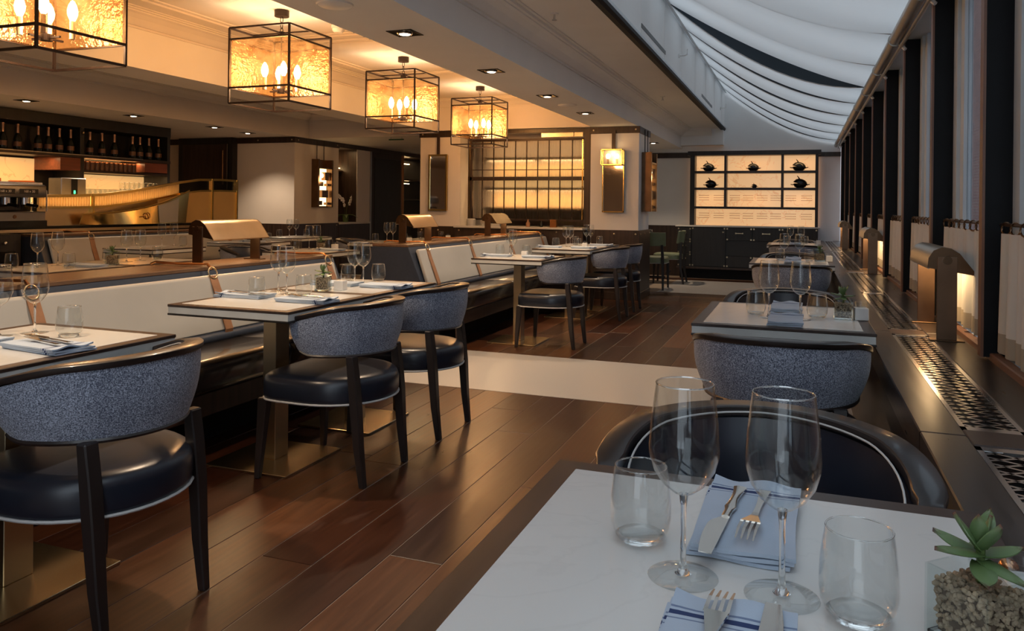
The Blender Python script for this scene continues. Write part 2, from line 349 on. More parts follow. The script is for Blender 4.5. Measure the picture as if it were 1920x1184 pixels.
        for i in range(nu):
            s.bm.faces.new([g[i][0], g[i+1][0], h[i+1][0], h[i][0]]); s.bm.faces.new([g[i+1][nv], g[i][nv], h[i][nv], h[i+1][nv]])
        for j in range(nv):
            s.bm.faces.new([g[0][j+1], g[0][j], h[0][j], h[0][j+1]]); s.bm.faces.new([g[nu][j], g[nu][j+1], h[nu][j+1], h[nu][j]])
        return s
    def ball(s, c, r, sc=(1, 1, 1), u=12, v=8):
        mt = Matrix.Translation(c) @ Matrix.Diagonal((*sc, 1)); bmesh.ops.create_uvsphere(s.bm, u_segments=u, v_segments=v, radius=r, matrix=mt); return s
    def xf(s, m): bmesh.ops.transform(s.bm, matrix=m, verts=s.bm.verts); return s
    def build(s, name, mat, parent=None, smooth=False, bevel=0, loc=None, seg=1):
        bmesh.ops.recalc_face_normals(s.bm, faces=s.bm.faces)
        if bevel:
            es = [e for e in s.bm.edges if len(e.link_faces) == 2 and e.calc_face_angle(0) > .5]
            bmesh.ops.bevel(s.bm, geom=es, offset=bevel, segments=seg, affect='EDGES', profile=.5, clamp_overlap=True)
        me = bpy.data.meshes.new(name); s.bm.to_mesh(me); s.bm.free()
        if smooth or bevel:
            for p in me.polygons: p.use_smooth = True
            me.set_sharp_from_angle(angle=.7 if smooth else .5)
        o = bpy.data.objects.new(name, me); me.materials.append(M[mat] if isinstance(mat, str) else mat); COL.objects.link(o)
        if parent: o.parent = parent
        if loc: o.location = loc
        return o
def struct(o, label=None):
    o['kind'] = 'structure'
    if label: o['label'] = label
    return o
def tag(o, label, cat, group=None):
    o['label'] = label; o['category'] = cat
    if group: o['group'] = group
    return o
def thing(name, label, cat, loc=(0, 0, 0), rz=0, group=None):
    o = bpy.data.objects.new(name, None); COL.objects.link(o); o.location = loc; o.rotation_euler = (0, 0, rz); o.empty_display_size = .05
    return tag(o, label, cat, group)
KIDS = {}
def kids(o): return [c for c in bpy.data.objects if c.parent == o]
def tree(o): return (o, [tree(c) for c in kids(o)])
def dup_tree(t, parent=None):
    o, ch = t; c = o.copy(); COL.objects.link(c); c.parent = parent
    for k in ch: dup_tree(k, c)
    return c
class Kind:            # first call hands out the prototype itself, later calls copies of it and of its parts
    def __init__(s, root): s.t = tree(root); s.used = False
    def put(s, loc, rz=0, label=None, group=None):
        o = s.t[0] if not s.used else dup_tree(s.t); s.used = True
        o.location = loc; o.rotation_euler = (0, 0, rz)
        if label: o['label'] = label
        if group: o['group'] = group
        return o
def text_mesh(txt, size, name, mat, parent, loc, rot, depth=.0008):
    c = bpy.data.curves.new(name, 'FONT'); c.body = txt; c.size = size; c.align_x = 'CENTER'; c.align_y = 'CENTER'; c.extrude = depth
    o = bpy.data.objects.new(name, c); COL.objects.link(o); dg = bpy.context.evaluated_depsgraph_get()
    me = bpy.data.meshes.new_from_object(o.evaluated_get(dg)); bpy.data.objects.remove(o)
    o = bpy.data.objects.new(name, me); me.materials.clear(); me.materials.append(M[mat]); COL.objects.link(o); o.parent = parent; o.location = loc; o.rotation_euler = rot
    return o
# ================================================================== THE SETTING
# ---- floor: oak planks laid along the room, two pale stone bands across it
fl = struct(MB().box(-10.1, .75, -3, 16.2, -.12, -.0022).build('floor', 'grout'))
def plank(x0, x1, y0, y1):
    g = .0016; MB().box(x0+g, x1-g, y0+g, y1-g, -.014, 0).build('plank', 'oak', fl, bevel=.0012)
rng = random.Random(3)
def planks(xa, xb, ya, yb, wd=.2, phase=-1.51):
    k0 = math.floor((xa-phase)/wd); x = phase+k0*wd
    while x < xb-1e-4:
        y = ya; first = True
        while y < yb-1e-4:
            l = rng.uniform(1.1, 2.2)*(rng.uniform(.3, 1) if first else 1); y2 = min(yb, y+l)
            if yb-y2 < .35: y2 = yb
            plank(max(x, xa), min(x+wd, xb), y, y2); y = y2; first = False
        x += wd
planks(-2.95, .62, .55, 4.708)
planks(-2.95, .62, 5.955, 9.62)
y = 9.62
while y < 11.17:                                   # boards laid across, beyond the pillar
    x = -4.4; y2 = min(y+.195, 11.18)
    while x < .6:
        x2 = min(.62, x+rng.uniform(1.2, 2.2)); plank(x, x2, y, y2); x = x2
    y = y2
for yy in (13.2, 13.4): plank(-3.2, .62, yy, yy+.2)
MB().box(-9.9, .62, 4.71, 5.953, -.014, .001).build('stone_band', 'stone_strip', fl)
MB().box(-1.92, .62, 11.182, 13.2, -.014, .001).build('stone_band', 'stone_strip', fl)
# ---- walls
struct(MB().box(-3.5, .62, 14.05, 14.2, 0, 3.5).build('wall_back', 'white_wall'))
struct(MB().box(-3.5, -3.35, 10.82, 14.05, 0, 2.254).build('wall_passage', 'white_wall'))
struct(MB().box(-10.1, -9.9, -3, 16.2, 0, 2.7).build('wall_left', 'warm_wall'))
struct(MB().box(-10.1, -1.27, -3.15, -3, 0, 2.7).build('wall_behind', 'warm_wall'))
struct(MB().box(-10.1, -2.7, 16.05, 16.2, 0, 2.7).build('wall_far_left', 'warm_wall'))
# ---- ceiling with its two coffers, the beams between them and the soffit by the glass roof
Z0, ZC = 2.254, 2.68
struct(MB().box(-4.89, -2.58, -3, 9.93, ZC, ZC+.06).build('ceiling', 'warm_wall'))
struct(MB().box(-7.4, -5.32, -3, 10.6, ZC, ZC+.06).build('ceiling_bar_side', 'warm_wall'))
struct(MB().box(-10.1, -7.4, -3, 10.6, Z0, ZC).build('ceiling_over_bar', 'warm_wall'))
struct(MB().prism([(-10.1, 10.6), (-5.32, 10.6), (-5.32, 9.93), (-2.58, 9.93), (-2.58, 16.1), (-10.1, 16.1)], 'z', Z0, ZC).build('ceiling_far_left', 'warm_wall'))
struct(MB().box(-2.58, -1.978, -3, 14.05, Z0, ZC+.06).build('ceiling_beam', 'plaster'))
struct(MB().box(-5.32, -4.89, -3, 10.6, Z0, ZC+.06).build('ceiling_beam_bar_side', 'plaster'))
struct(MB().box(-1.978, -1.262, -3, 14.05, 2.58, 2.64).build('ceiling_soffit', 'plaster'))
n = [0]
def trim(mb, mat, **k):
    n[0] += 1; return struct(mb.build('trim_%d' % n[0], mat, **k))
def cove(x, z, sx, y0, y1, mat, wd=.20, ht=.12, steps=True):   # stepped cornice along y at a wall face x, rising to the ceiling, projecting by sx
    p = [(0, 0), (.012, 0), (.012, .018), (.03, .018), (.045, .03), (.075, .06), (.12, .085), (.15, .092), (.15, .102), (.175, .102), (.175, ht-.008), (wd, ht-.008), (wd, ht), (0, ht)]
    return trim(MB().prism([(x+sx*a, z+b) for a, b in p], 'y', y0, y1), mat)
def cove_x(y, z, sy, x0, x1, mat, wd=.20, ht=.12):
    p = [(0, 0), (.012, 0), (.012, .018), (.03, .018), (.045, .03), (.075, .06), (.12, .085), (.15, .092), (.15, .102), (.175, .102), (.175, ht-.008), (wd, ht-.008), (wd, ht), (0, ht)]
    return trim(MB().prism([(y+sy*a, z+b) for a, b in p], 'x', x0, x1), mat)
cove(-4.89, ZC-.12, 1, -3, 9.93, 'warm_wall'); cove(-2.58, ZC-.12, -1, -3, 9.93, 'warm_wall'); cove_x(9.93, ZC-.12, -1, -4.89, -2.58, 'warm_wall')
cove(-7.4, ZC-.16, 1, -3, 10.6, 'warm_wall', .22, .16); cove(-5.32, ZC-.16, -1, -3, 10.6, 'warm_wall', .22, .16); cove_x(10.6, ZC-.16, -1, -7.4, -5.32, 'warm_wall', .22, .16)
cove(-1.978, 2.45, 1, -3, 13.85, 'plaster', .2, .13); cove_x(13.85, 2.45, -1, -1.978, -1.45, 'plaster', .2, .13)
trim(MB().box(-1.98, -1.262, 13.85, 14.05, 2.30, 2.58), 'white_wall')
def frame_rect(x0, x1, y0, y1, z, wd=.05, th=.014):   # applied mouldings on the coffer ceiling
    mb = MB()
    for a in ((x0, x1, y0, y0+wd), (x0, x1, y1-wd, y1), (x0, x0+wd, y0+wd, y1-wd), (x1-wd, x1, y0+wd, y1-wd)): mb.box(*a, z-th, z+.002)
    return mb
for k in range(6):
    ya = -1.9+k*1.98
    if ya+1.9 > 9.7: break
    trim(frame_rect(-4.55, -2.92, ya, ya+1.86, ZC), 'warm_wall'); trim(frame_rect(-4.45, -3.02, ya+.1, ya+1.76, ZC, .022, .01), 'warm_wall')
# upstand between soffit and glass roof
up = struct(MB().box(-1.30, -1.262, -3, 14.05, 2.60, 3.32).build('wall_upstand', 'white_wall'))
trim(MB().prism([(-1.302, 2.555), (-1.262, 2.555), (-1.240, 2.572), (-1.240, 2.60), (-1.302, 2.60)], 'y', -3, 14.05), 'charcoal')
trim(MB().prism([(-1.262, 2.60), (-1.238, 2.60), (-1.238, 2.625), (-1.250, 2.64), (-1.262, 2.64)], 'y', -3, 14.05), 'frame_paint')
for k in range(-2, 13): MB().box(-1.262, -1.2605, .56+k*1.18, .563+k*1.18, 2.65, 3.3).build('panel_joint', 'plaster', up)
for ya, yb in ((2.2, 3.43), (6.48, 7.71), (10.72, 12.0)): MB().box(-1.263, -1.258, ya, yb, 2.705, 2.742).build('air_slot', 'dark_print', up)
for ya in (8.6, 13.3):
    mb = MB(); mb.tube([(-1.262, ya, 2.86), (-1.2, ya, 2.86), (-1.17, ya, 2.87), (-1.17, ya, 2.93)], .008, 6); mb.cyl((-1.262, ya, 2.86), (-1.25, ya, 2.86), .025); mb.build('wall_hook', 'white_ceramic', up)
trim(MB().tube([(-1.235, -3, 3.215), (-1.235, 13.95, 3.215)], .018, 8), 'frame_paint', smooth=True)
# ---- pillar with wainscot, picture rail and brass studs
def stud(p, d, par): MB().ball(p, .013, tuple(.5 if abs(a) > .5 else 1 for a in d), 8, 6).build('stud', 'brass', par, smooth=True)
pil = struct(MB().box(-2.60, -1.96, 10, 10.72, 0, 2.253).build('wall_pillar', 'plaster'))
MB().box(-2.625, -1.94, 9.975, 10.74, 0, .905).build('wainscot', 'dark_wood', pil, bevel=.003)
MB().box(-2.63, -1.935, 9.97, 10.745, 0, .10).build('skirting', 'dark_wood', pil, bevel=.003)
MB().box(-2.615, -1.945, 9.985, 10.735, 2.165, 2.253).build('picture_rail', 'dark_wood', pil, bevel=.003)
for x in (-2.56, -2.27, -1.99): stud((x, 9.974, .855), (0, 1, 0), pil)
for yy in (10.05, 10.35, 10.68): stud((-1.939, yy, .855), (1, 0, 0), pil)
for x in (-2.56, -2.0): stud((x, 9.984, 2.21), (0, 1, 0), pil)
pl2 = struct(MB().box(-5.10, -4.48, 10, 10.45, 0, 2.253).build('wall_pilaster', 'warm_wall'))
MB().box(-5.12, -4.46, 9.975, 10.46, 0, .91).build('wainscot', 'dark_wood', pl2, bevel=.003)
MB().box(-5.115, -4.465, 9.985, 10.46, 2.165, 2.253).build('picture_rail', 'dark_wood', pl2, bevel=.003)
for x in (-5.06, -4.8, -4.52): stud((x, 9.974, .855), (0, 1, 0), pl2)
stud((-5.06, 9.984, 2.21), (0, 1, 0), pl2)
struct(MB().box(-4.48, -2.60, 10.75, 10.82, 0, 2.253).build('wall_screen_back', 'warm_wall'))
# ---- left block with slanting light, side wall with niches and a door
lb = struct(MB().box(-9.9, -7.42, 10.25, 11.49, 0, 2.253).build('wall_bar_end', 'warm_wall'))
MB().box(-9.9, -7.40, 10.23, 11.49, 2.16, 2.25).build('picture_rail', 'dark_wood', lb, bevel=.003)
MB().box(-8.52, -7.40, 10.23, 11.49, 0, .885).build('wainscot', 'dark_wood', lb, bevel=.003)
for x in (-8.1, -7.46): stud((x, 10.229, 2.205), (0, 1, 0), lb)
for yy in (10.32, 11.42): stud((-7.399, yy, 2.205), (1, 0, 0), lb)
stud((-7.399, 11.42, .85), (1, 0, 0), lb)
d1 = struct(MB().box(-9.60, -8.515, 10.13, 10.249, 0, 2.253).build('door_1', 'black_wood'))
MB().box(-9.50, -8.60, 10.11, 10.13, .1, 2.15).build('door_leaf', 'dark_wood', d1, bevel=.006)
MB().box(-8.70, -8.66, 10.08, 10.11, 1.5, 2.05).build('pull_handle', 'bronze', d1, bevel=.004)
sw = struct(MB().box(-9.05, -7.92, 11.49, 16.05, 0, 2.253).build('wall_side', 'black_wood'))
nb = MB().box(-7.92, -7.42, 11.49, 16.05, 2.18, 2.253).build('niche_header', 'dark_wood', sw)
MB().box(-7.92, -7.425, 12.08, 12.56, 0, 2.18).build('pier', 'dark_wood', sw); MB().box(-7.425, -7.42, 12.08, 12.53, 0, 2.18).build('pier_panel', 'warm_wall', sw)
MB().box(-7.425, -7.41, 12.53, 12.58, 0, 2.18).build('edge_strip', 'alu', sw)
MB().box(-7.92, -7.40, 11.49, 12.5, 0, .86).build('niche_base', 'dark_wood', sw)
MB().box(-7.92, -7.38, 11.49, 12.5, .86, .89).build('niche_counter', 'marble_counter', sw)
MB().box(-7.92, -7.72, 11.49, 12.07, 1.78, 1.81).build('niche_shelf', 'dark_wood', sw)
MB().box(-7.85, -7.75, 11.85, 12.05, 1.845, 1.855).build('niche_light', 'led', sw)
light('AREA', 'niche_lamp', (-7.58, 11.75, 2.16), 1.8, WARM, sx=.3, sy=.3)
d2 = struct(MB().box(-7.60, -7.44, 12.6, 13.85, 0, 2.18).build('door_2', 'dark_wood'))
MB().box(-7.445, -7.43, 12.72, 13.72, .08, 2.08).build('door_leaf', 'black_wood', d2, bevel=.006)
MB().box(-7.44, -7.42, 13.80, 13.84, 0, 2.18).build('edge_strip', 'copper', d2)
for z in (1.70, 1.30): MB().box(-7.92, -7.50, 13.9, 16.0, z, z+.03).build('niche_shelf', 'dark_wood', sw)
for z in (2.05, 1.64):
    MB().box(-7.75, -7.70, 14.2, 14.6, z, z+.012).build('niche_light', 'led', sw)
light('AREA', 'niche_lamp', (-7.6, 14.9, 2.16), 2.5, WARM, sx=.3, sy=1.2)
# ---- right side: sill with heater grilles, window bays, curb
BAY = 1.145
def fy(i): return 3.14+BAY*i
sill = struct(MB().box(.30, .64, -3, 14.05, 0, .595).build('wall_right', 'black_wood'))
for a, b in ((-3, 2.06), (2.06, 3.72), (3.72, 7.2), (7.2, 10.6), (10.6, 14.05)):
    MB().box(.2686, .367, a+.002, b-.002, .596, .68).build('sill_board', 'sill_wood', sill, bevel=.003)
    MB().box(.505, .64, a+.002, b-.002, .596, .68).build('sill_board', 'sill_wood', sill, bevel=.003)
for a in (1.99, 3.66, 7.14, 10.54): MB().box(.367, .505, a, a+.13, .596, .68).build('sill_bridge', 'table_wood', sill, bevel=.003)
MB().box(.27, .30, -3, 14.05, .52, .596).build('sill_apron', 'black_wood', sill)
MB().box(.625, .66, -3, 14.05, .64, .705).build('window_curb', 'copper_edge', sill, bevel=.004)
MB().box(.66, .80, -3, 14.05, .60, .69).build('window_ledge', 'frame_paint', sill)
for i in range(-4, 10):
    y0 = fy(i); nm = 'window_%d' % (i+5)
    wdw = struct(MB().box(.606, .725, y0, y0+.045, .69, 2.27).build(nm, 'charcoal'))
    MB().box(.597, .606, y0-.002, y0+.047, .69, 2.27).build('mullion_edge', 'copper_edge', wdw)
    MB().box(.705, .74, y0-.17, y0-.09, .69, 2.27).build('window_stile', 'frame_paint', wdw)
    MB().box(.69, .705, y0-.09, y0, .69, 2.27).build('window_stile', 'frame_paint', wdw)
    MB().box(.705, .74, y0-BAY+.045, y0-BAY+.09, .69, 2.27).build('window_stile', 'frame_paint', wdw)
    MB().box(.705, .74, y0-BAY+.09, y0-.17, .69, .74).build('window_rail', 'frame_paint', wdw)
    MB().box(.72, .724, y0-BAY+.09, y0-.17, .74, 2.27).build('window_pane', 'pane', wdw)
    mb = MB(); mb.tube([(.60, y0-.05, 2.20), (.575, y0-.03, 2.235), (.56, y0, 2.26)], .011, 6); mb.build('stay', 'white_ceramic', wdw, smooth=True)
trim(MB().box(.585, .76, -3, 14.05, 2.27, 2.36), 'frame_paint')
struct(MB().box(4.2, 4.4, -6, 30, -2, 6.8).build('wall_outside', 'brick'))
struct(MB().box(.76, 4.2, -6, 30, -2.1, -2).build('ground_outside', 'ground'))
# ---- glass roof: slate rafters added to darken the blind joints, ridge and eaves
def roofz(x): return 3.30+(x+1.27)*(2.36-3.30)/(.60+1.27)
for i in range(-4, 10):
    y0 = fy(i)+.02
    struct(MB().prism([(-1.27, roofz(-1.27)+.16), (-1.27, roofz(-1.27)+.24), (.72, roofz(.72)+.24), (.72, roofz(.72)+.16)], 'y', y0-.10, y0+.10).build('added_rafter', 'slate_paint'))
trim(MB().tube([(.545, -3, 2.27), (.545, 14.0, 2.27)], .036, 14), 'alu', smooth=True)
trim(MB().tube([(.578, -3, 2.225), (.578, 14.0, 2.225)], .012, 8), 'alu', smooth=True)
tb = [o for o in COL.objects if o.name.startswith('trim_')][-2]
for i in range(-3, 10): MB().cyl((.545, fy(i)-.012, 2.27), (.545, fy(i)+.012, 2.27), .041, n=14).build('collar', 'alu', tb, smooth=True)
# ---- cloth roof blinds, one per bay, sagging between upstand and eaves tube
rs = random.Random(11)
sags = {}
SAG = [(.15, .15), (.15, .16), (.14, .16), (.14, .17), (.15, .15), (.14, .090), (.215, .15), (.172, .15), (.175, .15), (.172, .16), (.175, .165), (.18, .16), (.16, .15)]
ORD = ['added unseen, nearest', 'second', 'third', 'fourth', 'fifth', 'sixth', 'seventh', 'eighth', 'ninth', 'tenth', 'eleventh', 'farthest']
for k, i in enumerate(range(-2, 10)):  # first blind is unseen, added to lower daylight on the front table
    ya, yb = fy(i)+.025, fy(i)+BAY+.015; yb = min(yb, 14.03); sa, sb = SAG[k]
    x0, z0, x1, z1 = .535, 2.315, -1.255, 3.235
    def fn(u, v, ya=ya, yb=yb, sa=sa, sb=sb, k=k):
        s_ = 4*u*(1-u); sg = sa*(1-v)+sb*v; sg -= .035*math.sin(PI*v)
        wr = .006*math.sin(14*v+3*u+k)*s_
        return Vector((x0+(x1-x0)*u, ya+(yb-ya)*v, z0+(z1-z0)*u - s_*sg*(1-.25*(u-.5)) + wr))
    o = MB().sheet(fn, 28, 8).build('roof_blind', 'roof_cloth', smooth=True)
    tag(o, ('pale cloth roof blind sagging under the glass roof, %s from the camera' % ORD[k]) if k < 11 else 'pale cloth roof blind sagging under the glass roof, touching the back wall', 'blind', 'cloth blinds under the glass roof')
    if k:
        pf = prev; MB().sheet(lambda u, v, fn=fn, pf=pf: pf(u, 1).lerp(fn(u, 0), v), 28, 1).build('dark_gap_strip', 'dark_gap_cloth', o, smooth=True)  # added slate strip closes each joint, imitating the dark gap
    prev = fn
    hb = MB().tube([fn(q/14, 0)+Vector((0, .004, .002)) for q in range(15)], .006, 6).build('hem_edge', 'piping', o, smooth=True)
# ---- lights of the place
# ================================================================== FURNITURE
def outline(hw, front, back, n=40, e=2.6, rf=.07):
    pts = []
    for k in range(n):                                 # rear: half superellipse, front: rounded corners
        a = 2*PI*k/n; c, s_ = math.cos(a), math.sin(a)
        ex = 2/e if s_ < 0 else 2/5.0
        x = hw*math.copysign(abs(c)**ex, c); y = (front if s_ > 0 else back)*abs(s_)**ex*(1 if s_ > 0 else -1)
        pts.append((x, y))
    return pts
def puff(out, levels, cy=0):
    mb = MB(); rings = []
    for z, k in levels: rings.append([mb.bm.verts.new((x*k, cy+(y-cy)*k, z)) for x, y in out])
    n = len(out)
    for a, b in zip(rings, rings[1:]):
        for i in range(n): mb.bm.faces.new([a[i], a[(i+1) % n], b[(i+1) % n], b[i]])
    mb.bm.faces.new(rings[0][::-1]); mb.bm.faces.new(rings[-1]); return mb
PH = math.radians(98)
def uarc(t, hw, rear, z):                               # t in -1..1 around the barrel back
    a = t*PH; return Vector((hw*math.sin(a), -rear*math.cos(a), z))
def rimz(t): return .772-.030*abs(t)**1.6-.050*max(0, abs(t)-.55)**1.4*2.2
def make_chair():
    r = thing('barrel_chair', 'x', 'chair')
    so = outline(.272, .25, .285, e=2.05)
    puff(so, [(.345, .96), (.352, .985), (.37, 1.0), (.425, 1.0), (.446, .975), (.457, .92), (.462, .80), (.464, .45)]).build('seat', 'leather', r, smooth=True)
    MB().tube([(x*.995, y*.995, .350) for x, y in so], .0048, 6, True).build('piping', 'piping', r, smooth=True)
    def bot(t): return .558+.018*max(0, (abs(t)-.86)/.14)**2
    def outer(u, v):
        t = 2*u-1; k = v; b = uarc(t*.97, .258, .272, bot(t)); q = uarc(t, .296, .302, rimz(t)-.012); p = b.lerp(q, k); return p*1.0+Vector((p.x, p.y, 0)).normalized()*.012*math.sin(PI*k)
    MB().slab(outer, 36, 8, lambda u, v: Vector((-outer(u, v).x, -outer(u, v).y, 0)).normalized()*.022).build('back_panel', 'weave', r, smooth=True)
    def inner(u, v):
        t = (2*u-1)*.985; b = uarc(t*.96, .226, .235, bot(t)+.008); q = uarc(t, .246, .262, rimz(t)-.018); p = b.lerp(q, v); d = Vector((p.x, p.y, 0)).normalized(); return p-d*.010*math.sin(PI*v)
    MB().slab(inner, 36, 6, lambda u, v: Vector((inner(u, v).x, inner(u, v).y, 0)).normalized()*.020).build('back_lining', 'leather', r, smooth=True)
    mb = MB(); N_ = 44; rings = []
    sec = [(-.030, -.012), (-.030, .005), (-.027, .008), (.022, .008), (.026, .005), (.026, -.007), (.022, -.012)]
    for k in range(N_+1):
        t = 2*k/N_-1; c = uarc(t*1.03, .276, .285, rimz(t)); d = Vector((c.x, c.y, 0)).normalized(); w_ = 1 if abs(t) < .93 else .75
        rings.append([mb.bm.verts.new(c+d*(a*w_)+Vector((0, 0, b))) for a, b in sec])
    for A, B in zip(rings, rings[1:]):
        for i in range(len(sec)): mb.bm.faces.new([A[i], A[(i+1) % len(sec)], B[(i+1) % len(sec)], B[i]])
    mb.bm.faces.new(rings[0][::-1]); mb.bm.faces.new(rings[-1]); mb.build('top_rail', 'chair_wood', r, smooth=True)
    MB().tube([uarc(-1+2*k/40, .236, .252, rimz(-1+2*k/40)-.004) for k in range(41)], .0022, 6).build('rail_piping', 'piping', r, smooth=True)
    for s_ in (-1, 1):
        mb = MB(); mb.bar(uarc(s_*.985, .262, .28, rimz(1)-.014), uarc(s_*.955, .248, .262, .60), .050, .030, (0, 1, 0)); mb.build('arm_post', 'chair_wood', r, bevel=.004)
    mb = MB().tube([uarc((-1+2*k/40)*.955, .255, .268, bot(-1+2*k/40)-.004) for k in range(41)], .008, 6); mb.build('bottom_rail', 'chair_wood', r, smooth=True)
    for s_ in (-1, 1):
        MB().sweep([(s_*.250, .232, 0), (s_*.240, .222, .18), (s_*.232, .212, .352)], [.026, .036, .046], [.026, .036, .046]).build('leg', 'chair_wood', r, bevel=.004)
        MB().sweep([(s_*.186, -.256, 0), (s_*.189, -.236, .16), (s_*.192, -.222, .34), (s_*.192, -.210, .46), (s_*.192, -.198, .556)], [.028, .038, .044, .046, .046], [.028, .036, .042, .040, .034]).build('leg', 'chair_wood', r, bevel=.004)
    return r
CH = Kind(make_chair())
G_CH = 'blue barrel chairs'
for x, y, rz, lab in [
    (-1.98, 1.757, PI/2, 'blue woven barrel chair at the front left table, nearest and largest chair'),
    (-1.98, 3.066, PI/2, 'blue woven barrel chair at the nearer of the two joined left tables'),
    (-1.98, 3.805, PI/2, 'blue woven barrel chair at the farther of the two joined left tables'),
    (-2.03, 6.507, PI/2, 'blue woven barrel chair at the single left table just past the pale floor band'),
    (-2.03, 8.30, PI/2, 'blue woven barrel chair at the nearer of the two tables by the pillar'),
    (-2.03, 9.05, PI/2, 'blue woven barrel chair closest to the pillar, last of the left row'),
    (-.065, 1.484, PI, 'barrel chair facing us across the front right table, only rail and dark seat back seen'),
    (-.065, 2.930, 0, 'grey blue barrel chair with its back to us at the second window table'),
    (-.065, 4.13, PI, 'barrel chair facing us on the far side of the second window table'),
    (-.065, 6.56, 0, 'grey barrel chair with its back to us at the third window table'),
    (-.065, 7.84, PI, 'barrel chair facing us on the far side of the third window table'),
    (-.065, 10.15, 0, 'barrel chair with its back to us at the farthest window table'),
    (-.065, 11.45, PI, 'barrel chair facing us on the far side of the farthest window table'),
    (-5.12, 6.40, -PI/2, 'barrel chair behind the dividing bench, at the first table beyond it'),
    (-5.12, 8.45, -PI/2, 'barrel chair behind the dividing bench, at the table in front of the orchid niche'),
    (-5.62, 6.85, PI/2, 'barrel chair with rounded back rail at the left of the bar-side tables'),
]: CH.put((x, y, 0), rz, lab, G_CH)
# ---- dining tables
def make_table(dx, dy):
    r = thing('dining_table', 'x', 'table')
    a, b = dx/2, dy/2
    MB().box(-a, a, -b, b, .738, .7495).build('top_frame', 'table_wood', r, bevel=.002)
    MB().box(-a+.042, a-.042, -b+.042, b-.042, .7450, .7505).build('marble_inlay', 'marble', r, bevel=.0008)
    MB().box(-a+.003, a-.003, -b+.003, b-.003, .710, .738).build('edge_band', 'table_band', r)
    MB().box(-a, a, -b, b, .701, .710).build('lower_lip', 'black_wood', r, bevel=.002)
    MB().box(-.036, .036, -.05, .05, .012, .702).build('column', 'brass', r, bevel=.002)
    MB().box(-.22, .22, -.22, .22, 0, .012).build('base_plate', 'polished', r, bevel=.0015)
    return r
TB = Kind(make_table(.64, .698)); TW = Kind(make_table(.665, .778))
G_T = 'marble topped dining tables'
T = {}
for key, x, y, lab in [
    ('L1', -2.32, 1.76, 'marble topped table at the front left, cut by the left picture edge'),
    ('L2', -2.31, 3.066, 'nearer of the two joined marble tables in the left row'),
    ('L3', -2.31, 3.768, 'farther of the two joined marble tables in the left row'),
    ('L4', -2.34, 6.535, 'single marble table in the left row just past the pale floor band'),
    ('L5', -2.37, 8.25, 'nearer of the two marble tables in front of the pillar'),
    ('L6', -2.37, 8.96, 'farther of the two marble tables in front of the pillar'),
    ('B1', -4.75, 3.90, 'table behind the near bench at the left edge, nearer of the pair there'),
    ('B2', -4.75, 4.62, 'table behind the near bench at the left edge, farther of the pair there'),
    ('B3', -4.43, 6.42, 'table behind the near bench end, between bench lamp and gap'),
    ('B4', -4.75, 8.40, 'table in front of the dark door beyond the benches'),
    ('B5', -4.62, 9.40, 'table under the mirror, seen through the far bench lamp'),
    ('C1', -6.06, 6.10, 'table before the bar bench, nearest of the three bar-side tables'),
    ('C2', -6.08, 7.55, 'middle of the three bar-side tables, seen under the bench lamp shade'),
    ('C3', -6.45, 9.00, 'farthest of the three bar-side tables, by the beige corner wall')]:
    T[key] = TB.put((x, y, 0), 0, lab, G_T)
for key, y, lab in [('R1', .949, 'white marble table in the right foreground, set for two'), ('R2', 3.511, 'second marble table along the windows, directly behind the front one'),
                    ('R3', 7.157, 'third marble table along the windows'), ('R4', 10.78, 'farthest marble table along the windows, before the sideboard')]:
    T[key] = TW.put((-.067, y, 0), 0, lab, G_T)
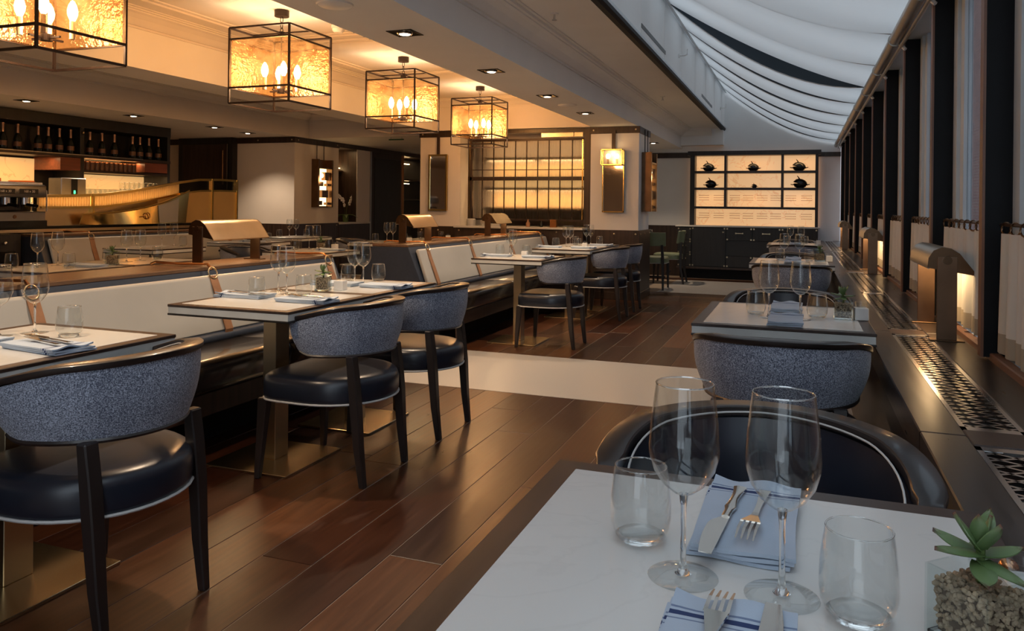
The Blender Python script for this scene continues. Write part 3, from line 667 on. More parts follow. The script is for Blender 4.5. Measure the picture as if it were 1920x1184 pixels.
# ---- double sided benches
def make_bench(y0, y1, cx, label, straps, lamps_side=1, both=True, top=.845):
    r = thing('bench', label, 'bench', (cx, y0, 0)); Ln = y1-y0; dz = top-.845
    for s_ in ((1, -1) if both else (1,)):
        def P(pts): return [(s_*d, z+(dz if z > .7 else 0)) for d, z in pts]
        MB().prism(P([(0, .30), (.315, .30), (.325, .46), (.175, .825), (0, .825)]), 'y', 0, Ln).build('back_frame', 'navy', r, bevel=.006)
        pan = [(.205, .790), (.225, .805), (.240, .795), (.262, .72), (.312, .60), (.345, .515), (.335, .500), (.31, .505)]
        MB().prism(P(pan), 'y', .07, Ln-.07).build('back_cushion', 'cream_leather', r, bevel=.012, seg=2)
        MB().tube([(s_*.335, .06, .478), (s_*.335, Ln-.06, .478)], .030, 10).build('bolster', 'navy', r, smooth=True)
        m_ = max(1, round(Ln/1.2))
        for k in range(m_):
            a, b = Ln*k/m_+.004, Ln*(k+1)/m_-.004
            seat = [(.29, .31), (.675, .31), (.69, .33), (.697, .40), (.69, .445), (.665, .464), (.55, .470), (.36, .462), (.29, .455)]
            MB().prism([(s_*d, z) for d, z in seat], 'y', a, b).build('seat_cushion', 'bench_leather', r, bevel=.01, seg=2)
        MB().box(*sorted((s_*.05, s_*.672)), .01, Ln-.01, .20, .308).build('seat_rail', 'dark_wood', r, bevel=.004)
        MB().box(*sorted((s_*.05, s_*.45)), .05, Ln-.05, 0, .20).build('plinth', 'charcoal', r)
        for yy in (.03, Ln-.03): MB().taper((s_*.64, yy, 0), (s_*.64, yy, .21), .035, .045).build('leg', 'dark_wood', r, bevel=.003)
    MB().box(-.175 if both else -.06, .175, -.012, Ln+.012, .822+dz, .845+dz).build('top_ledge', 'bench_ledge', r, bevel=.004)
    for yy in (-.012, Ln-.006):
        pts = [(-.33, .30), (.33, .30), (.335, .46), (.18, .822+dz), (-.18, .822+dz), (-.335, .46)] if both else [(-.06, .30), (.33, .30), (.335, .46), (.18, .822+dz), (-.06, .822+dz)]
        MB().prism(pts, 'y', yy, yy+.018).build('end_panel', 'navy', r, bevel=.004)
    for yy in straps:
        y_ = yy-y0
        st = MB()
        path = [(.235, .800+dz), (.268, .725), (.318, .605), (.352, .515), (.345, .47)]
        prv = None
        for (a, za), (b, zb) in zip(path, path[1:]): st.prism([(a, za), (b, zb), (b+.006, zb+.001), (a+.006, za+.002)], 'y', y_-.028, y_+.028)
        so = st.build('strap', 'tan', r)
        rg = MB(); rg.ring((0, 0, 0), .032, .0045, 'x', 18, 6); rg.xf(Matrix.Translation((.238, y_, .815+dz)) @ Matrix.Rotation(-.35, 4, 'Y')); rg.build('strap_ring', 'brass', so, smooth=True)
        hk = MB().tube([(.225, y_, .838+dz), (.200, y_, .862+dz), (.165, y_, .862+dz), (.0, y_, .858+dz), (-.165, y_, .862+dz), (-.2, y_, .85+dz)], .0075, 6); hk.build('strap_rod', 'copper', so, smooth=True)
    return r
make_bench(-1.2, 4.72, -3.27, 'long two sided bench with cream back and navy leather seat, near left', [.9, 2.38, 3.46, 4.58])
make_bench(5.98, 9.72, -3.33, 'two sided bench with cream back and tan straps, past the pale floor band', [6.22, 7.18, 8.30, 9.45], top=.86)
make_bench(5.50, 8.45, -7.10, 'bench with cream back and one tan strap in front of the bar', [6.05, 8.1], both=False, top=.875)
# ---- brass reading lamps (sill and benches)
def make_lamp(Ln, dh=0):
    r = thing('table_lamp', 'x', 'lamp')
    prof = [(-.070, .290), (-.066, .330), (-.048, .360), (-.018, .374), (.015, .370), (.045, .350), (.110, .262)]; prof = [(a, z-dh) for a, z in prof]
    mb = MB(); inn = [(a*.93+.002, z-.006) for a, z in prof]
    mb.prism(prof+inn[::-1], 'y', -Ln/2, Ln/2); mb.build('shade', 'lamp_shade', r, smooth=True)
    for s_ in (-1, 1):
        yy = s_*Ln/2; MB().prism(prof, 'y', yy-.003, yy+.003).build('shade_end', 'bronze', r)
        p = MB().box(-.036, .036, yy+s_*.004-.005, yy+s_*.004+.005, 0.004, .335-dh); p.build('post', 'lamp_post', r, bevel=.0015)
        k = MB(); k.cyl((0, yy+s_*.009, .322-dh), (0, yy+s_*.018, .322-dh), .017, n=14); k.build('pivot', 'bronze', r, smooth=True)
        f = MB().box(-.062, .062, yy-.03, yy+.03, 0, .005); f.build('foot', 'bronze', r, bevel=.001)
    MB().cyl((-.012, -Ln/2+.03, .325-dh), (-.012, Ln/2-.03, .325-dh), .010, n=10).build('tube_bulb', 'led', r, smooth=True)
    light('AREA', 'lamp_light', (.01, 0, .315-dh), 1.7, (1, .66, .34), parent=r, sx=.08, sy=Ln-.08)
    return r
LS = Kind(make_lamp(.54))
for y, lab in [(3.81, 'copper two post reading lamp on the window sill, nearest and largest'), (7.23, 'copper reading lamp on the window sill, second from the camera'),
               (11.4, 'copper reading lamp on the window sill, farthest, near the back wall')]:
    LS.put((.553, y, .68), 0, lab, 'copper lamps on the window sill')
LB = Kind(make_lamp(.50, .118))
for x, y, z, lab in [(-3.27, 3.86, .845, 'brass two post lamp with wide grey shade on the near bench ledge'), (-3.33, 6.45, .86, 'brass two post lamp at the near end of the far bench ledge'), (-3.33, 8.47, .86, 'brass two post lamp on the far bench ledge before the lit screen')]:
    LB.put((x, y, z), 0, lab, 'brass lamps on the bench ledges')
# ---- heater grilles let into the sill: diamond perforated metal
def grille(y0, y1, idx):
    mb = MB(); x0, x1 = .367, .505; z = .676
    nb_ = 5; pit = .046; wd = (x1-x0-.03)/nb_
    mb.box(x0, x0+.012, y0, y1, z-.006, z+.002); mb.box(x1-.012, x1, y0, y1, z-.006, z+.002); mb.box(x0, x1, y0, y0+.03, z-.006, z+.002); mb.box(x0, x1, y1-.03, y1, z-.006, z+.002)
    fr = mb
    r = fr.build('heater_grille', 'steel', None); tag(r, 'perforated metal heater grille let into the window sill, ' + idx, 'grille', 'heater grilles along the sill')
    me = MB(); n_ = int((y1-y0-.06)/pit); w2 = (x1-x0-.024); sl = w2*.62
    k = -int(sl/pit)-1
    while k <= n_:
        for d in (1, -1):
            ya = y0+.03+k*pit; yb = ya+sl
            if d < 0: ya, yb = yb, ya
            A = Vector((x0+.012, ya, z)); B = Vector((x1-.012, yb, z)); lo, hi = y0+.03, y1-.03
            def clip(A, B):
                for lim, sg in ((lo, 1), (hi, -1)):
                    a, b = (A.y-lim)*sg, (B.y-lim)*sg
                    if a < 0 and b < 0: return None
                    if a < 0: A = A.lerp(B, a/(a-b))
                    elif b < 0: B = B.lerp(A, b/(b-a))
                return A, B
            c = clip(A, B)
            if c and (c[1]-c[0]).length > .004: me.bar(c[0], c[1], .0085, .002)
        k += 1
    g = me.build('mesh', 'steel', r); g['kind'] = 'stuff'
    MB().box(x0, x1, y0, y1, .60, .61).build('backing', 'dark_print', r)
for a, b, lab in ((.2, 1.985, 'nearest, at the right picture edge'), (2.125, 3.655, 'beside the nearest copper lamp'), (3.795, 5.4, 'third from the camera'), (5.41, 7.135, 'fourth from the camera'), (7.275, 10.535, 'fifth from the camera'), (10.675, 13.9, 'farthest, near the back wall')): grille(a, b, lab)
# ---- cafe curtains on rods in the window bays
NAMES = ['at the right picture edge', 'second bay', 'third bay', 'fourth bay', 'fifth bay', 'sixth bay', 'seventh bay', 'eighth bay', 'ninth bay', 'last bay by the back wall']
for k, i in enumerate(range(-1, 9)):
    y0, y1 = fy(i)+.055, fy(i+1)-.03; rc = random.Random(20+k)
    r = thing('cafe_curtain', 'short cream cafe curtain on brass rings, %s counted from the camera' % NAMES[k] if k not in (0, 9) else 'short cream cafe curtain on brass rings, '+NAMES[k], 'curtain', (.655, (y0+y1)/2, 0), 0, 'cafe curtains')
    ya, yb = y0-(y0+y1)/2, y1-(y0+y1)/2; ph = rc.uniform(0, 6); wv = rc.uniform(9, 11)
    gather = .35 if k == 0 else 0
    def fn(u, v, ya=ya, yb=yb, ph=ph, wv=wv):
        y = ya+(yb-ya)*u; a = .018*(.55+.45*v)
        return Vector((a*math.sin(2*PI*wv*u+ph+.5*math.sin(5*u))+.006*math.sin(37*u+ph), y+.006*math.cos(2*PI*wv*u+ph), 1.125-(.405)*v + (.004*math.sin(2*PI*wv*u) if v > .99 else 0)))
    MB().sheet(lambda u, v: fn(u, v*.84), 90, 6).build('cloth', 'curtain', r, smooth=True)
    MB().sheet(lambda u, v: fn(u, .84+v*.16), 90, 2).build('shaded_hem', 'shaded_hem', r, smooth=True)  # hem band, with shadow put into its darker beige
    MB().cyl((0, ya-.03, 1.155), (0, yb+.02, 1.155), .006, n=8).build('rod', 'bronze', r, smooth=True)
    for q in range(9):
        g = MB(); g.ring((0, 0, 0), .021, .0032, 'x', 14, 5); g.xf(Matrix.Translation((0, ya+.05+(yb-ya-.1)*q/8, 1.142)) @ Matrix.Rotation(.5, 4, 'Z')); g.build('ring', 'bronze', r, smooth=True)
# ---- lantern chandeliers
def make_lantern():
    r = thing('lantern_chandelier', 'x', 'chandelier'); a = .265; zt, zb = -.175, -.735; za, zc = zt-.085, zb+.115; w_ = .013
    mb = MB()
    for sx in (-1, 1):
        for sy in (-1, 1): mb.box(sx*a-w_/2, sx*a+w_/2, sy*a-w_/2, sy*a+w_/2, zb, zt)
    for z in (zt, za, zc, zb):
        for s_ in (-1, 1): mb.box(-a, a, s_*a-w_/2, s_*a+w_/2, z-w_/2, z+w_/2); mb.box(s_*a-w_/2, s_*a+w_/2, -a, a, z-w_/2, z+w_/2)
    mb.build('frame', 'iron', r)
    mb = MB(); mb.box(-a, a, -.006, .006, zt-.006, zt+.004); mb.box(-.006, .006, -a, a, zt-.006, zt+.004); mb.box(-.02, .02, -.02, .02, zt-.03, zt+.01); mb.build('top_cross', 'iron', r)
    for sx, sy in ((1, 0), (-1, 0), (0, 1), (0, -1)):
        q = a-.012
        if sx: MB().box(sx*q-.002, sx*q+.002, -q, q, zc, za).build('glass_panel', 'hammered', r)
        else: MB().box(-q, q, sy*q-.002, sy*q+.002, zc, za).build('glass_panel', 'hammered', r)
    MB().cyl((0, 0, -.002), (0, 0, -.05), .055, n=20).build('ceiling_rose', 'iron', r, smooth=True)
    mb = MB(); z = -.05
    for k in range(3):
        pts = [Vector((.012*math.cos(t) if k % 2 == 0 else 0, .012*math.cos(t) if k % 2 else 0, z-.024+.026*math.sin(t))) for t in [2*PI*i/12 for i in range(12)]]; mb.tube(pts, .003, 5, True); z -= .042
    mb.build('chain', 'iron', r, smooth=True)
    MB().cyl((0, 0, zt), (0, 0, zc-.01), .006, n=8).build('rod', 'iron', r)
    mb = MB().cyl((0, 0, zc-.015), (0, 0, zc+.02), .03, n=12)
    for x, y in ((.1, 0), (-.1, 0), (0, .1), (0, -.1)): mb.bar((0, 0, zc), (x, y, zc), .01)
    mb.build('hub', 'iron', r)
    for x, y in ((.085, .085), (-.085, .085), (.085, -.085), (-.085, -.085)):
        c = MB().cyl((x, y, zc+.005), (x, y, zc+.10), .014, n=10).build('candle_sleeve', 'candle', r, smooth=True)
        MB().lathe([(.0, 0), (.013, .004), (.024, .03), (.027, .055), (.020, .085), (.008, .108), (0, .113)], 12, (x, y, zc+.10)).build('bulb', 'bulb', c, smooth=True)
    light('POINT', 'chandelier_light', (0, 0, zc+.13), 28, (1, .57, .29), .14, parent=r)
    return r
LN = Kind(make_lantern())
for y, lab in [(3.0, 'square glass lantern chandelier, nearest, cut by the top left corner'), (4.98, 'square glass lantern chandelier, second from the camera, biggest one wholly in view'),
               (6.93, 'square glass lantern chandelier, third from the camera'), (8.92, 'square glass lantern chandelier, farthest, in front of the lit screen')]:
    LN.put((-3.735, y, ZC), 0, lab, 'lantern chandeliers')
# ---- recessed downlights, speakers, detectors
def make_down(big=.085):
    r = thing('downlight', 'x', 'light'); a = big
    mb = MB(); mb.box(-a, a, -a, -a+.012, -.004, 0); mb.box(-a, a, a-.012, a, -.004, 0); mb.box(-a, -a+.012, -a, a, -.004, 0); mb.box(a-.012, a, -a, a, -.004, 0); mb.build('trim', 'charcoal', r)
    MB().box(-a+.01, a-.01, -a+.01, a-.01, -.0025, -.0005).build('recess', 'black_gloss', r)
    MB().lathe([(0, -.012), (.030, -.012), (.036, -.006), (.036, -.001), (0, -.001)], 18).build('lens', 'downlight_lens', r, smooth=True)
    MB().ring((0, 0, -.006), .042, .006, 'z', 20, 6).build('gimbal', 'steel', r, smooth=True)
    light('SPOT', 'downlight_beam', (0, 0, -.02), 60, (1, .74, .50), .03, parent=r, cone=1.9)
    return r
DL = Kind(make_down())
for x, y, lab in [(-2.28, 1.45, 'square recessed downlight in the right beam, just above the front of the picture'), (-2.28, 2.84, 'square recessed downlight in the right beam, near the top edge'), (-2.28, 4.244, 'square recessed downlight in the right beam, largest lit one in view'), (-2.27, 5.641, 'square recessed downlight in the right beam, second in view'), (-2.27, 7.072, 'square recessed downlight in the right beam, third in view'),
                  (-2.27, 8.472, 'square recessed downlight in the right beam, nearest to the pillar'), (-2.25, 12.65, 'recessed downlight in the passage behind the pillar'),
                  (-7.62, 4.5, 'recessed downlight over the bar, beyond the left edge'), (-7.62, 5.90, 'recessed downlight over the bar, leftmost in view'), (-7.62, 7.30, 'recessed downlight over the bar, middle one'), (-7.62, 8.70, 'recessed downlight over the bar, rightmost of the lit row'), (-7.75, 9.55, 'recessed downlight washing the beige corner wall')]:
    DL.put((x, y, Z0), 0, lab, 'recessed downlights')
def spk(x, y, z, lab):
    r = thing('ceiling_speaker', lab, 'speaker', (x, y, z)); MB().lathe([(0, -.010), (.085, -.010), (.095, -.004), (.098, 0), (0, 0)], 28).build('grille', 'plaster', r, smooth=True); MB().ring((0, 0, -.004), .092, .005, 'z', 28, 6).build('rim', 'plaster', r, smooth=True)
spk(-2.309, 3.525, Z0, 'round ceiling speaker in the beam at the top edge'); spk(-2.27, 7.758, Z0, 'round ceiling speaker in the beam before the pillar')
r = thing('smoke_detector', 'small round smoke detector on the coffer ceiling beside the second chandelier', 'detector', (-3.60, 5.55, ZC-.014))
MB().lathe([(0, -.045), (.035, -.045), (.05, -.03), (.052, -.012), (0, -.012)], 20).build('cap', 'plaster', r, smooth=True); MB().lathe([(0, -.012), (.058, -.012), (.058, .014), (0, .014)], 20).build('base', 'plaster', r, smooth=True)
for x, y, lab in ((-1.66, 5.32, 'small sprinkler head in the soffit, nearer one'), (-1.61, 9.67, 'small sprinkler head in the soffit, farther one')):
    r = thing('sprinkler', lab, 'sprinkler', (x, y, 2.58)); MB().cyl((0, 0, 0), (0, 0, -.008), .03, n=16).build('plate', 'plaster', r, smooth=True); MB().cyl((0, 0, -.008), (0, 0, -.045), .008, n=8).build('stem', 'steel', r, smooth=True); MB().cyl((0, 0, -.045), (0, 0, -.05), .018, n=12).build('deflector', 'steel', r, smooth=True)
r = thing('exit_sign', 'thin green sign hanging edge-on under the far left ceiling', 'sign', (-5.91, 10.76, Z0)); MB().box(-.13, .13, -.008, .008, -.045, -.025).build('panel', 'sign_green', r); MB().box(-.10, -.09, -.003, .003, -.03, .004).build('hanger', 'steel', r); MB().box(.09, .10, -.003, .003, -.03, .004).build('hanger', 'steel', r)
# ================================================================== TABLEWARE
def make_wine():
    r = thing('wine_glass', 'x', 'glass')
    o = [(.0045, .100), (.013, .1035), (.026, .114), (.0365, .130), (.0420, .149), (.0425, .160), (.0405, .190), (.0375, .215), (.0350, .236)]
    MB().lathe(o+[(a-.0011, z) for a, z in o[::-1][:-1]]+[(.0035, .1015), (0, .1015)], 28).build('bowl', 'glass', r, smooth=True); MB().ring((0, 0, .236), .0345, .0009, 'z', 32, 6).build('rim', 'solid_glass', r, smooth=True)
    MB().lathe([(0, .003), (.010, .0045), (.0055, .010), (.0038, .020), (.0033, .050), (.0036, .085), (.0055, .099), (.006, .1015), (0, .1015)], 12).build('stem', 'solid_glass', r, smooth=True)
    MB().lathe([(0, 0), (.0410, 0), (.0425, .0008), (.0410, .0016), (.020, .0030), (.010, .0045), (0, .0045)], 28).build('foot', 'glass', r, smooth=True)
    return r
def make_tumbler():
    r = thing('tumbler', 'x', 'glass')
    o = [(.026, .004), (.034, .008), (.0395, .020), (.0415, .034), (.0405, .060), (.0375, .085), (.0350, .100)]
    MB().lathe(o+[(a-.0012, z) for a, z in o[::-1]], 28).build('bowl', 'glass', r, smooth=True); MB().ring((0, 0, .100), .0344, .0010, 'z', 32, 6).build('rim', 'solid_glass', r, smooth=True)
    MB().lathe([(0, 0), (.024, 0), (.0285, .002), (.0335, .0075), (.030, .010), (.015, .0085), (0, .008)], 24).build('base', 'solid_glass', r, smooth=True)
    return r
def make_napkin():
    r = thing('napkin', 'x', 'napkin'); a, b = .064, .130
    for k in range(3):
        z = .0005+.0062*k; ph = 1.3*k; sh = .003*k
        def fn(u, v, z=z, ph=ph, sh=sh):
            x = -a+2*a*u; y = -b+2*b*v; return Vector((x+.002*math.sin(5*v+ph)+sh, y+.002*math.sin(6*u+ph)-sh*.6, z+.0016*(1+math.sin(7*u+5*v+ph))*.5+(.008*math.exp(-((v-1)/.12)**2)*(.5+.5*math.sin(9*u+ph)) if k == 2 else 0)))
        MB().slab(fn, 14, 18, (0, 0, .0048)).build('fold', 'napkin', r, smooth=True)
    return r
def make_knife():
    r = thing('knife', 'x', 'cutlery')
    MB().slab(lambda u, v: Vector(((u-.5)*(.018-.008*math.sin(PI*min(1, v*1.25)) if v < .8 else .010), .115*v, .0015+.0015*math.sin(PI*u))), 4, 10, (0, 0, .0028)).build('handle', 'cutlery', r, smooth=True)
    def bl(u, v):
        w0 = .010+.012*min(1, v*5)*(1-max(0, v-.45)**1.6*1.5); x = -.005+u*max(.002, w0); return Vector((x, .115+.115*v, .0018))
    MB().slab(bl, 3, 12, (0, 0, .0014)).build('blade', 'cutlery', r, smooth=True)
    r.scale = (1.08,)*3; return r
def make_fork():
    r = thing('fork', 'x', 'cutlery')
    def hd(u, v):
        w_ = .016-.009*math.sin(PI*min(1, v*1.1)*.9) if v < .72 else .0075+(v-.72)/.28*.0165
        return Vector(((u-.5)*w_, .135*v, .002+.006*max(0, v-.7)/.3))
    MB().slab(hd, 4, 14, (0, 0, .0022)).build('handle', 'cutlery', r, smooth=True)
    for k in range(4):
        x = -.0102+.0068*k
        MB().sweep([(x, .133, .0090), (x, .160, .0105), (x*1.0, .184, .0065)], [.0042, .0034, .0018], [.002, .002, .0012]).build('tine', 'cutlery', r)
    r.scale = (1.08,)*3; return r
rl = random.Random(5)
def leaf(par, base, az, el, ln, wd):
    def fn(u, v):
        w_ = 1.25*wd*max(.02, math.sin(PI*min(1, .14+.86*v)**.9))**.6*(1-v**10); x = (u-.5)*w_; z = -.25*ln*0+.0+ (-.18*wd*(1-(2*u-1)**2))+.12*ln*v*v
        return Vector((x, ln*v, z))
    mb = MB().slab(fn, 6, 10, lambda u, v: Vector((0, 0, .0012+.0055*math.sin(PI*min(.97, .1+.9*v))*(1-(2*u-1)**2))))
    o = mb.build('leaf', 'leaf', par, smooth=True); o.location = base; o.rotation_euler = (el, 0, az); return o
def make_succulent():
    r = thing('succulent', 'x', 'plant'); a, h = .036, .078
    mb = MB()
    for s_ in (-1, 1): mb.box(-a, a, s_*a-.003*(s_ > 0), s_*a+.003*(s_ < 0), 0, h); mb.box(s_*a-.003*(s_ > 0), s_*a+.003*(s_ < 0), -a+.003, a-.003, 0, h)
    mb.build('glass_cube', 'cube_glass', r)
    MB().box(-a+.001, a-.001, -a+.001, a-.001, 0, .009).build('cube_base', 'solid_glass', r, bevel=.002)
    pb = MB()
    for q in range(760):
        s_ = rl.uniform(.0030, .0050); f = rl.randrange(6); t1, t2 = rl.uniform(-.029, .029), rl.uniform(-.029, .029); z = rl.uniform(.013, .060)
        c = (t1, t2, .061+rl.uniform(-.004, .004)) if f < 2 else ((.0285*(1 if f % 2 else -1), t1, z) if f < 4 else (t1, .0285*(1 if f % 2 else -1), z))
        bmesh.ops.create_icosphere(pb.bm, subdivisions=1, radius=s_, matrix=Matrix.Translation(c) @ Matrix.Rotation(rl.uniform(0, 3), 4, (rl.random(), rl.random(), .3)) @ Matrix.Diagonal((1, rl.uniform(.6, .9), rl.uniform(.5, .8), 1)))
    p_ = pb.build('pebbles', 'pebble', r); p_['kind'] = 'stuff'
    MB().box(-.027, .027, -.027, .027, .010, .058).build('soil', 'soil', r)
    MB().tube([(0, 0, .055), (.002, .001, .078), (.0, .0, .104)], [.0045, .004, .0045], 8).build('stem', 'stem_green', r, smooth=True)
    for az, el, ln, wd, z in ((0.2, .1, .050, .019, .094), (1.3, .05, .052, .018, .096), (2.35, -.22, .050, .019, .088), (3.3, -.32, .046, .017, .090), (4.4, .0, .048, .018, .095), (5.4, -.1, .050, .018, .092), (.75, .85, .042, .017, .100), (2.9, .8, .044, .017, .101), (4.9, .95, .042, .016, .102), (1.9, 1.25, .036, .015, .103), (3.9, 1.2, .034, .014, .104)):
        leaf(r, (0, 0, z), az, el, ln, wd)
    return r
def make_votive():
    r = thing('tealight_holder', 'x', 'holder'); a = .026
    MB().box(-a, a, -a, a, 0, .050).build('cube', 'white_ceramic', r, bevel=.002)
    o = [(.014, .051), (.020, .053), (.0235, .066), (.024, .073)]
    MB().lathe([(0, .051)]+o+[(b-.0012, z) for b, z in o[::-1]], 18).build('glass_cup', 'glass', r, smooth=True)
    return r
WG, TU, NA, KN, FO, SU, VO = (Kind(f()) for f in (make_wine, make_tumbler, make_napkin, make_knife, make_fork, make_succulent, make_votive))
ZT = .7506
PH_ = {'R1': 'front right table', 'R2': 'second window table', 'R3': 'third window table', 'R4': 'farthest window table', 'L1': 'front left table', 'L2': 'nearer joined left table', 'L3': 'farther joined left table',
      'L4': 'single left table past the pale band', 'L5': 'nearer pillar table', 'L6': 'farther pillar table', 'B1': 'nearer table behind the near bench', 'B2': 'farther table behind the near bench', 'B3': 'table behind the near bench end',
      'B4': 'table before the dark door', 'B5': 'table under the mirror', 'C1': 'nearest bar-side table', 'C2': 'middle bar-side table', 'C3': 'farthest bar-side table'}
LR = ('left', 'right')
def wines(t, *ps):
    for k, p in enumerate(ps): WG.put((*p, ZT), 0, '%s of the two wine glasses on the %s' % (LR[k], PH_[t]), 'wine glasses')
def tumb(t, *ps):
    for k, p in enumerate(ps): TU.put((*p, ZT), 0, ('%s of the two stemless tumblers on the %s' % (LR[k], PH_[t])) if len(ps) == 2 else 'stemless tumbler on the '+PH_[t], 'stemless tumblers')
wines('R1', (-.130, .966), (-.016, .958)); tumb('R1', (-.199, 1.053), (.064, .936))
wines('R2', (-.119, 3.40), (.003, 3.39)); tumb('R2', (-.174, 3.48), (.069, 3.47))
wines('R3', (-.130, 7.22), (-.004, 7.20)); tumb('R3', (-.165, 7.30), (.075, 7.28))
wines('R4', (-.12, 10.75), (.01, 10.75)); tumb('R4', (-.17, 10.85), (.06, 10.85))
wines('L1', (-2.488, 1.835), (-2.443, 1.931)); tumb('L1', (-2.274, 1.923))
wines('L2', (-2.500, 3.33), (-2.390, 3.25)); tumb('L2', (-2.413, 3.049), (-2.290, 3.25))
wines('L3', (-2.362, 3.834), (-2.304, 3.83)); tumb('L3', (-2.46, 3.92), (-2.334, 4.05))
wines('L4', (-2.48, 6.66), (-2.43, 6.60)); tumb('L4', (-2.55, 6.60), (-2.32, 6.66))
wines('L5', (-2.47, 8.45), (-2.43, 8.47)); tumb('L5', (-2.56, 8.35), (-2.32, 8.40))
wines('L6', (-2.40, 9.08), (-2.36, 9.12)); tumb('L6', (-2.50, 8.95), (-2.25, 9.12))
wines('B1', (-4.84, 3.84), (-4.87, 4.02)); tumb('B1', (-4.90, 3.70), (-4.60, 3.88))
wines('B2', (-4.75, 4.50), (-4.78, 4.66)); tumb('B2', (-4.82, 4.40), (-4.75, 4.80))
wines('B3', (-4.58, 6.58), (-4.60, 6.74)); tumb('B3', (-4.65, 6.45), (-4.40, 6.66))
wines('B4', (-4.70, 8.35), (-4.68, 8.46)); tumb('B4', (-4.82, 8.28), (-4.55, 8.52))
tumb('B5', (-4.72, 9.28), (-4.50, 9.45))
wines('C1', (-6.06, 6.18), (-6.06, 6.34)); tumb('C1', (-5.96, 6.36))
tumb('C2', (-6.12, 7.60), (-5.95, 7.72))
wines('C3', (-6.55, 8.95), (-6.55, 9.10)); tumb('C3', (-6.6, 8.80), (-6.45, 9.20))
def place(t, x, y, rz, which, cut=True, flip=False):
    NA.put((x, y, ZT), rz, '%s folded blue striped napkin on the %s' % (which, PH_[t]), 'folded striped napkins')
    if not cut: return
    z = ZT+.0215; R = Matrix.Rotation(rz, 3, 'Z')
    for K, off, rr, nm in ((KN, (.027, -.118) if flip else (-.014, .080), 0 if flip else PI, 'knife'), (FO, (-.018, -.068) if flip else (.022, .080), 0 if flip else PI, 'fork')):
        v = R @ Vector((off[0], off[1], 0)); K.put((x+v.x, y+v.y, z), rz+rr-.07, 'polished %s lying on the %s napkin of the %s' % (nm, which, PH_[t]), 'cutlery on the napkins')
place('R1', -.069, 1.155, -.02, 'far'); place('R1', -.070, .757, 0, 'near', flip=True)
place('R2', -.058, 3.71, 0, 'far', False); place('R2', -.055, 3.29, 0, 'near', False)
place('R3', -.06, 7.36, 0, 'far', False); place('R3', -.06, 6.93, 0, 'near', False); place('R4', -.06, 10.6, 0, 'only', False)
place('L1', -2.14, 1.74, -PI/2-.12, 'aisle-side'); place('L1', -2.46, 1.70, PI/2, 'bench-side')
place('L2', -2.12, 3.04, -PI/2, 'aisle-side'); place('L2', -2.50, 3.07, PI/2, 'bench-side')
place('L3', -2.11, 3.75, -PI/2, 'aisle-side', False); place('L3', -2.42, 3.74, PI/2, 'bench-side', False)
place('L4', -2.15, 6.50, -PI/2, 'aisle-side', False); place('L4', -2.55, 6.50, PI/2, 'bench-side', False)
place('L5', -2.20, 8.22, -PI/2, 'aisle-side', False); place('L5', -2.60, 8.22, PI/2, 'bench-side', False); place('L6', -2.18, 8.93, -PI/2, 'aisle-side', False)
place('B1', -4.62, 4.03, PI/2, 'bench-side', False); place('B3', -4.28, 6.5, PI/2, 'bench-side', False); place('C2', -6.0, 7.5, PI/2, 'only', False)
for x, y, rz, t in ((.178, .925, .75, 'R1'), (.168, 3.49, 0, 'R2'), (.16, 7.3, .2, 'R3'), (-2.33, 3.475, .3, 'L2'), (-4.62, 4.25, .4, 'B1'), (-4.44, 6.58, .4, 'B3')):
    SU.put((x, y, ZT), rz, 'green succulent in a glass pebble cube on the '+PH_[t], 'succulents in glass cubes')
for x, y, t in ((.238, .985, 'R1'), (.236, 3.49, 'R2'), (.235, 7.3, 'R3'), (.22, 10.8, 'R4'), (-2.26, 3.53, 'L3'), (-2.30, 6.56, 'L4'), (-2.24, 8.40, 'L5'), (-4.36, 6.70, 'B3'), (-4.50, 8.55, 'B4'), (-4.42, 9.5, 'B5')):
    VO.put((x, y, ZT), .1, 'white cube tealight holder on the '+PH_[t], 'white cube tealight holders')
def bowl(): 
    r = thing('glass_dish', 'small clear glass dish at the right edge of the front right table', 'dish', (.232, 1.075, ZT)); o = [(.018, .004), (.032, .010), (.038, .026), (.040, .034)]
    MB().lathe([(0, .004)]+o+[(b-.002, z) for b, z in o[::-1]]+[(0, .007)], 22).build('bowl', 'glass', r, smooth=True); MB().lathe([(0, 0), (.020, 0), (.022, .003), (0, .004)], 20).build('foot', 'solid_glass', r, smooth=True)
    MB().ball((.004, 0, .028), .011, (1, 1, .8)).build('wrapped_sweet', 'copper', r, smooth=True)
bowl()
# ================================================================== BACK WALL SHELVES AND SIDEBOARD
r = thing('shelf_unit', 'dark shelf unit with glowing onyx back on the far wall', 'shelves', (0, 0, 0))
YF, YB = 13.74, 13.99
MB().box(-1.80, -1.72, YF, YB, .91, 2.11).build('side_post', 'black_wood', r, bevel=.003); MB().box(.225, .27, YF, YB, .91, 2.11).build('side_post', 'black_wood', r, bevel=.003)
MB().box(-1.84, .31, YF-.02, YB, 2.11, 2.185).build('cornice', 'black_wood', r, bevel=.004)
for z in (1.845, 1.56, 1.235): MB().box(-1.72, .225, YF+.005, YB, z-.04, z).build('shelf', 'dark_wood', r, bevel=.002)
for x in (-1.209, -.289):
    for za, zb in ((1.845, 2.11), (1.56, 1.805), (1.235, 1.52)): MB().box(x-.02, x+.02, YF+.005, YB, za, zb).build('divider', 'dark_wood', r, bevel=.002)
MB().box(-1.78, .25, YB, YB+.02, .91, 2.11).build('lit_back', 'onyx', r)
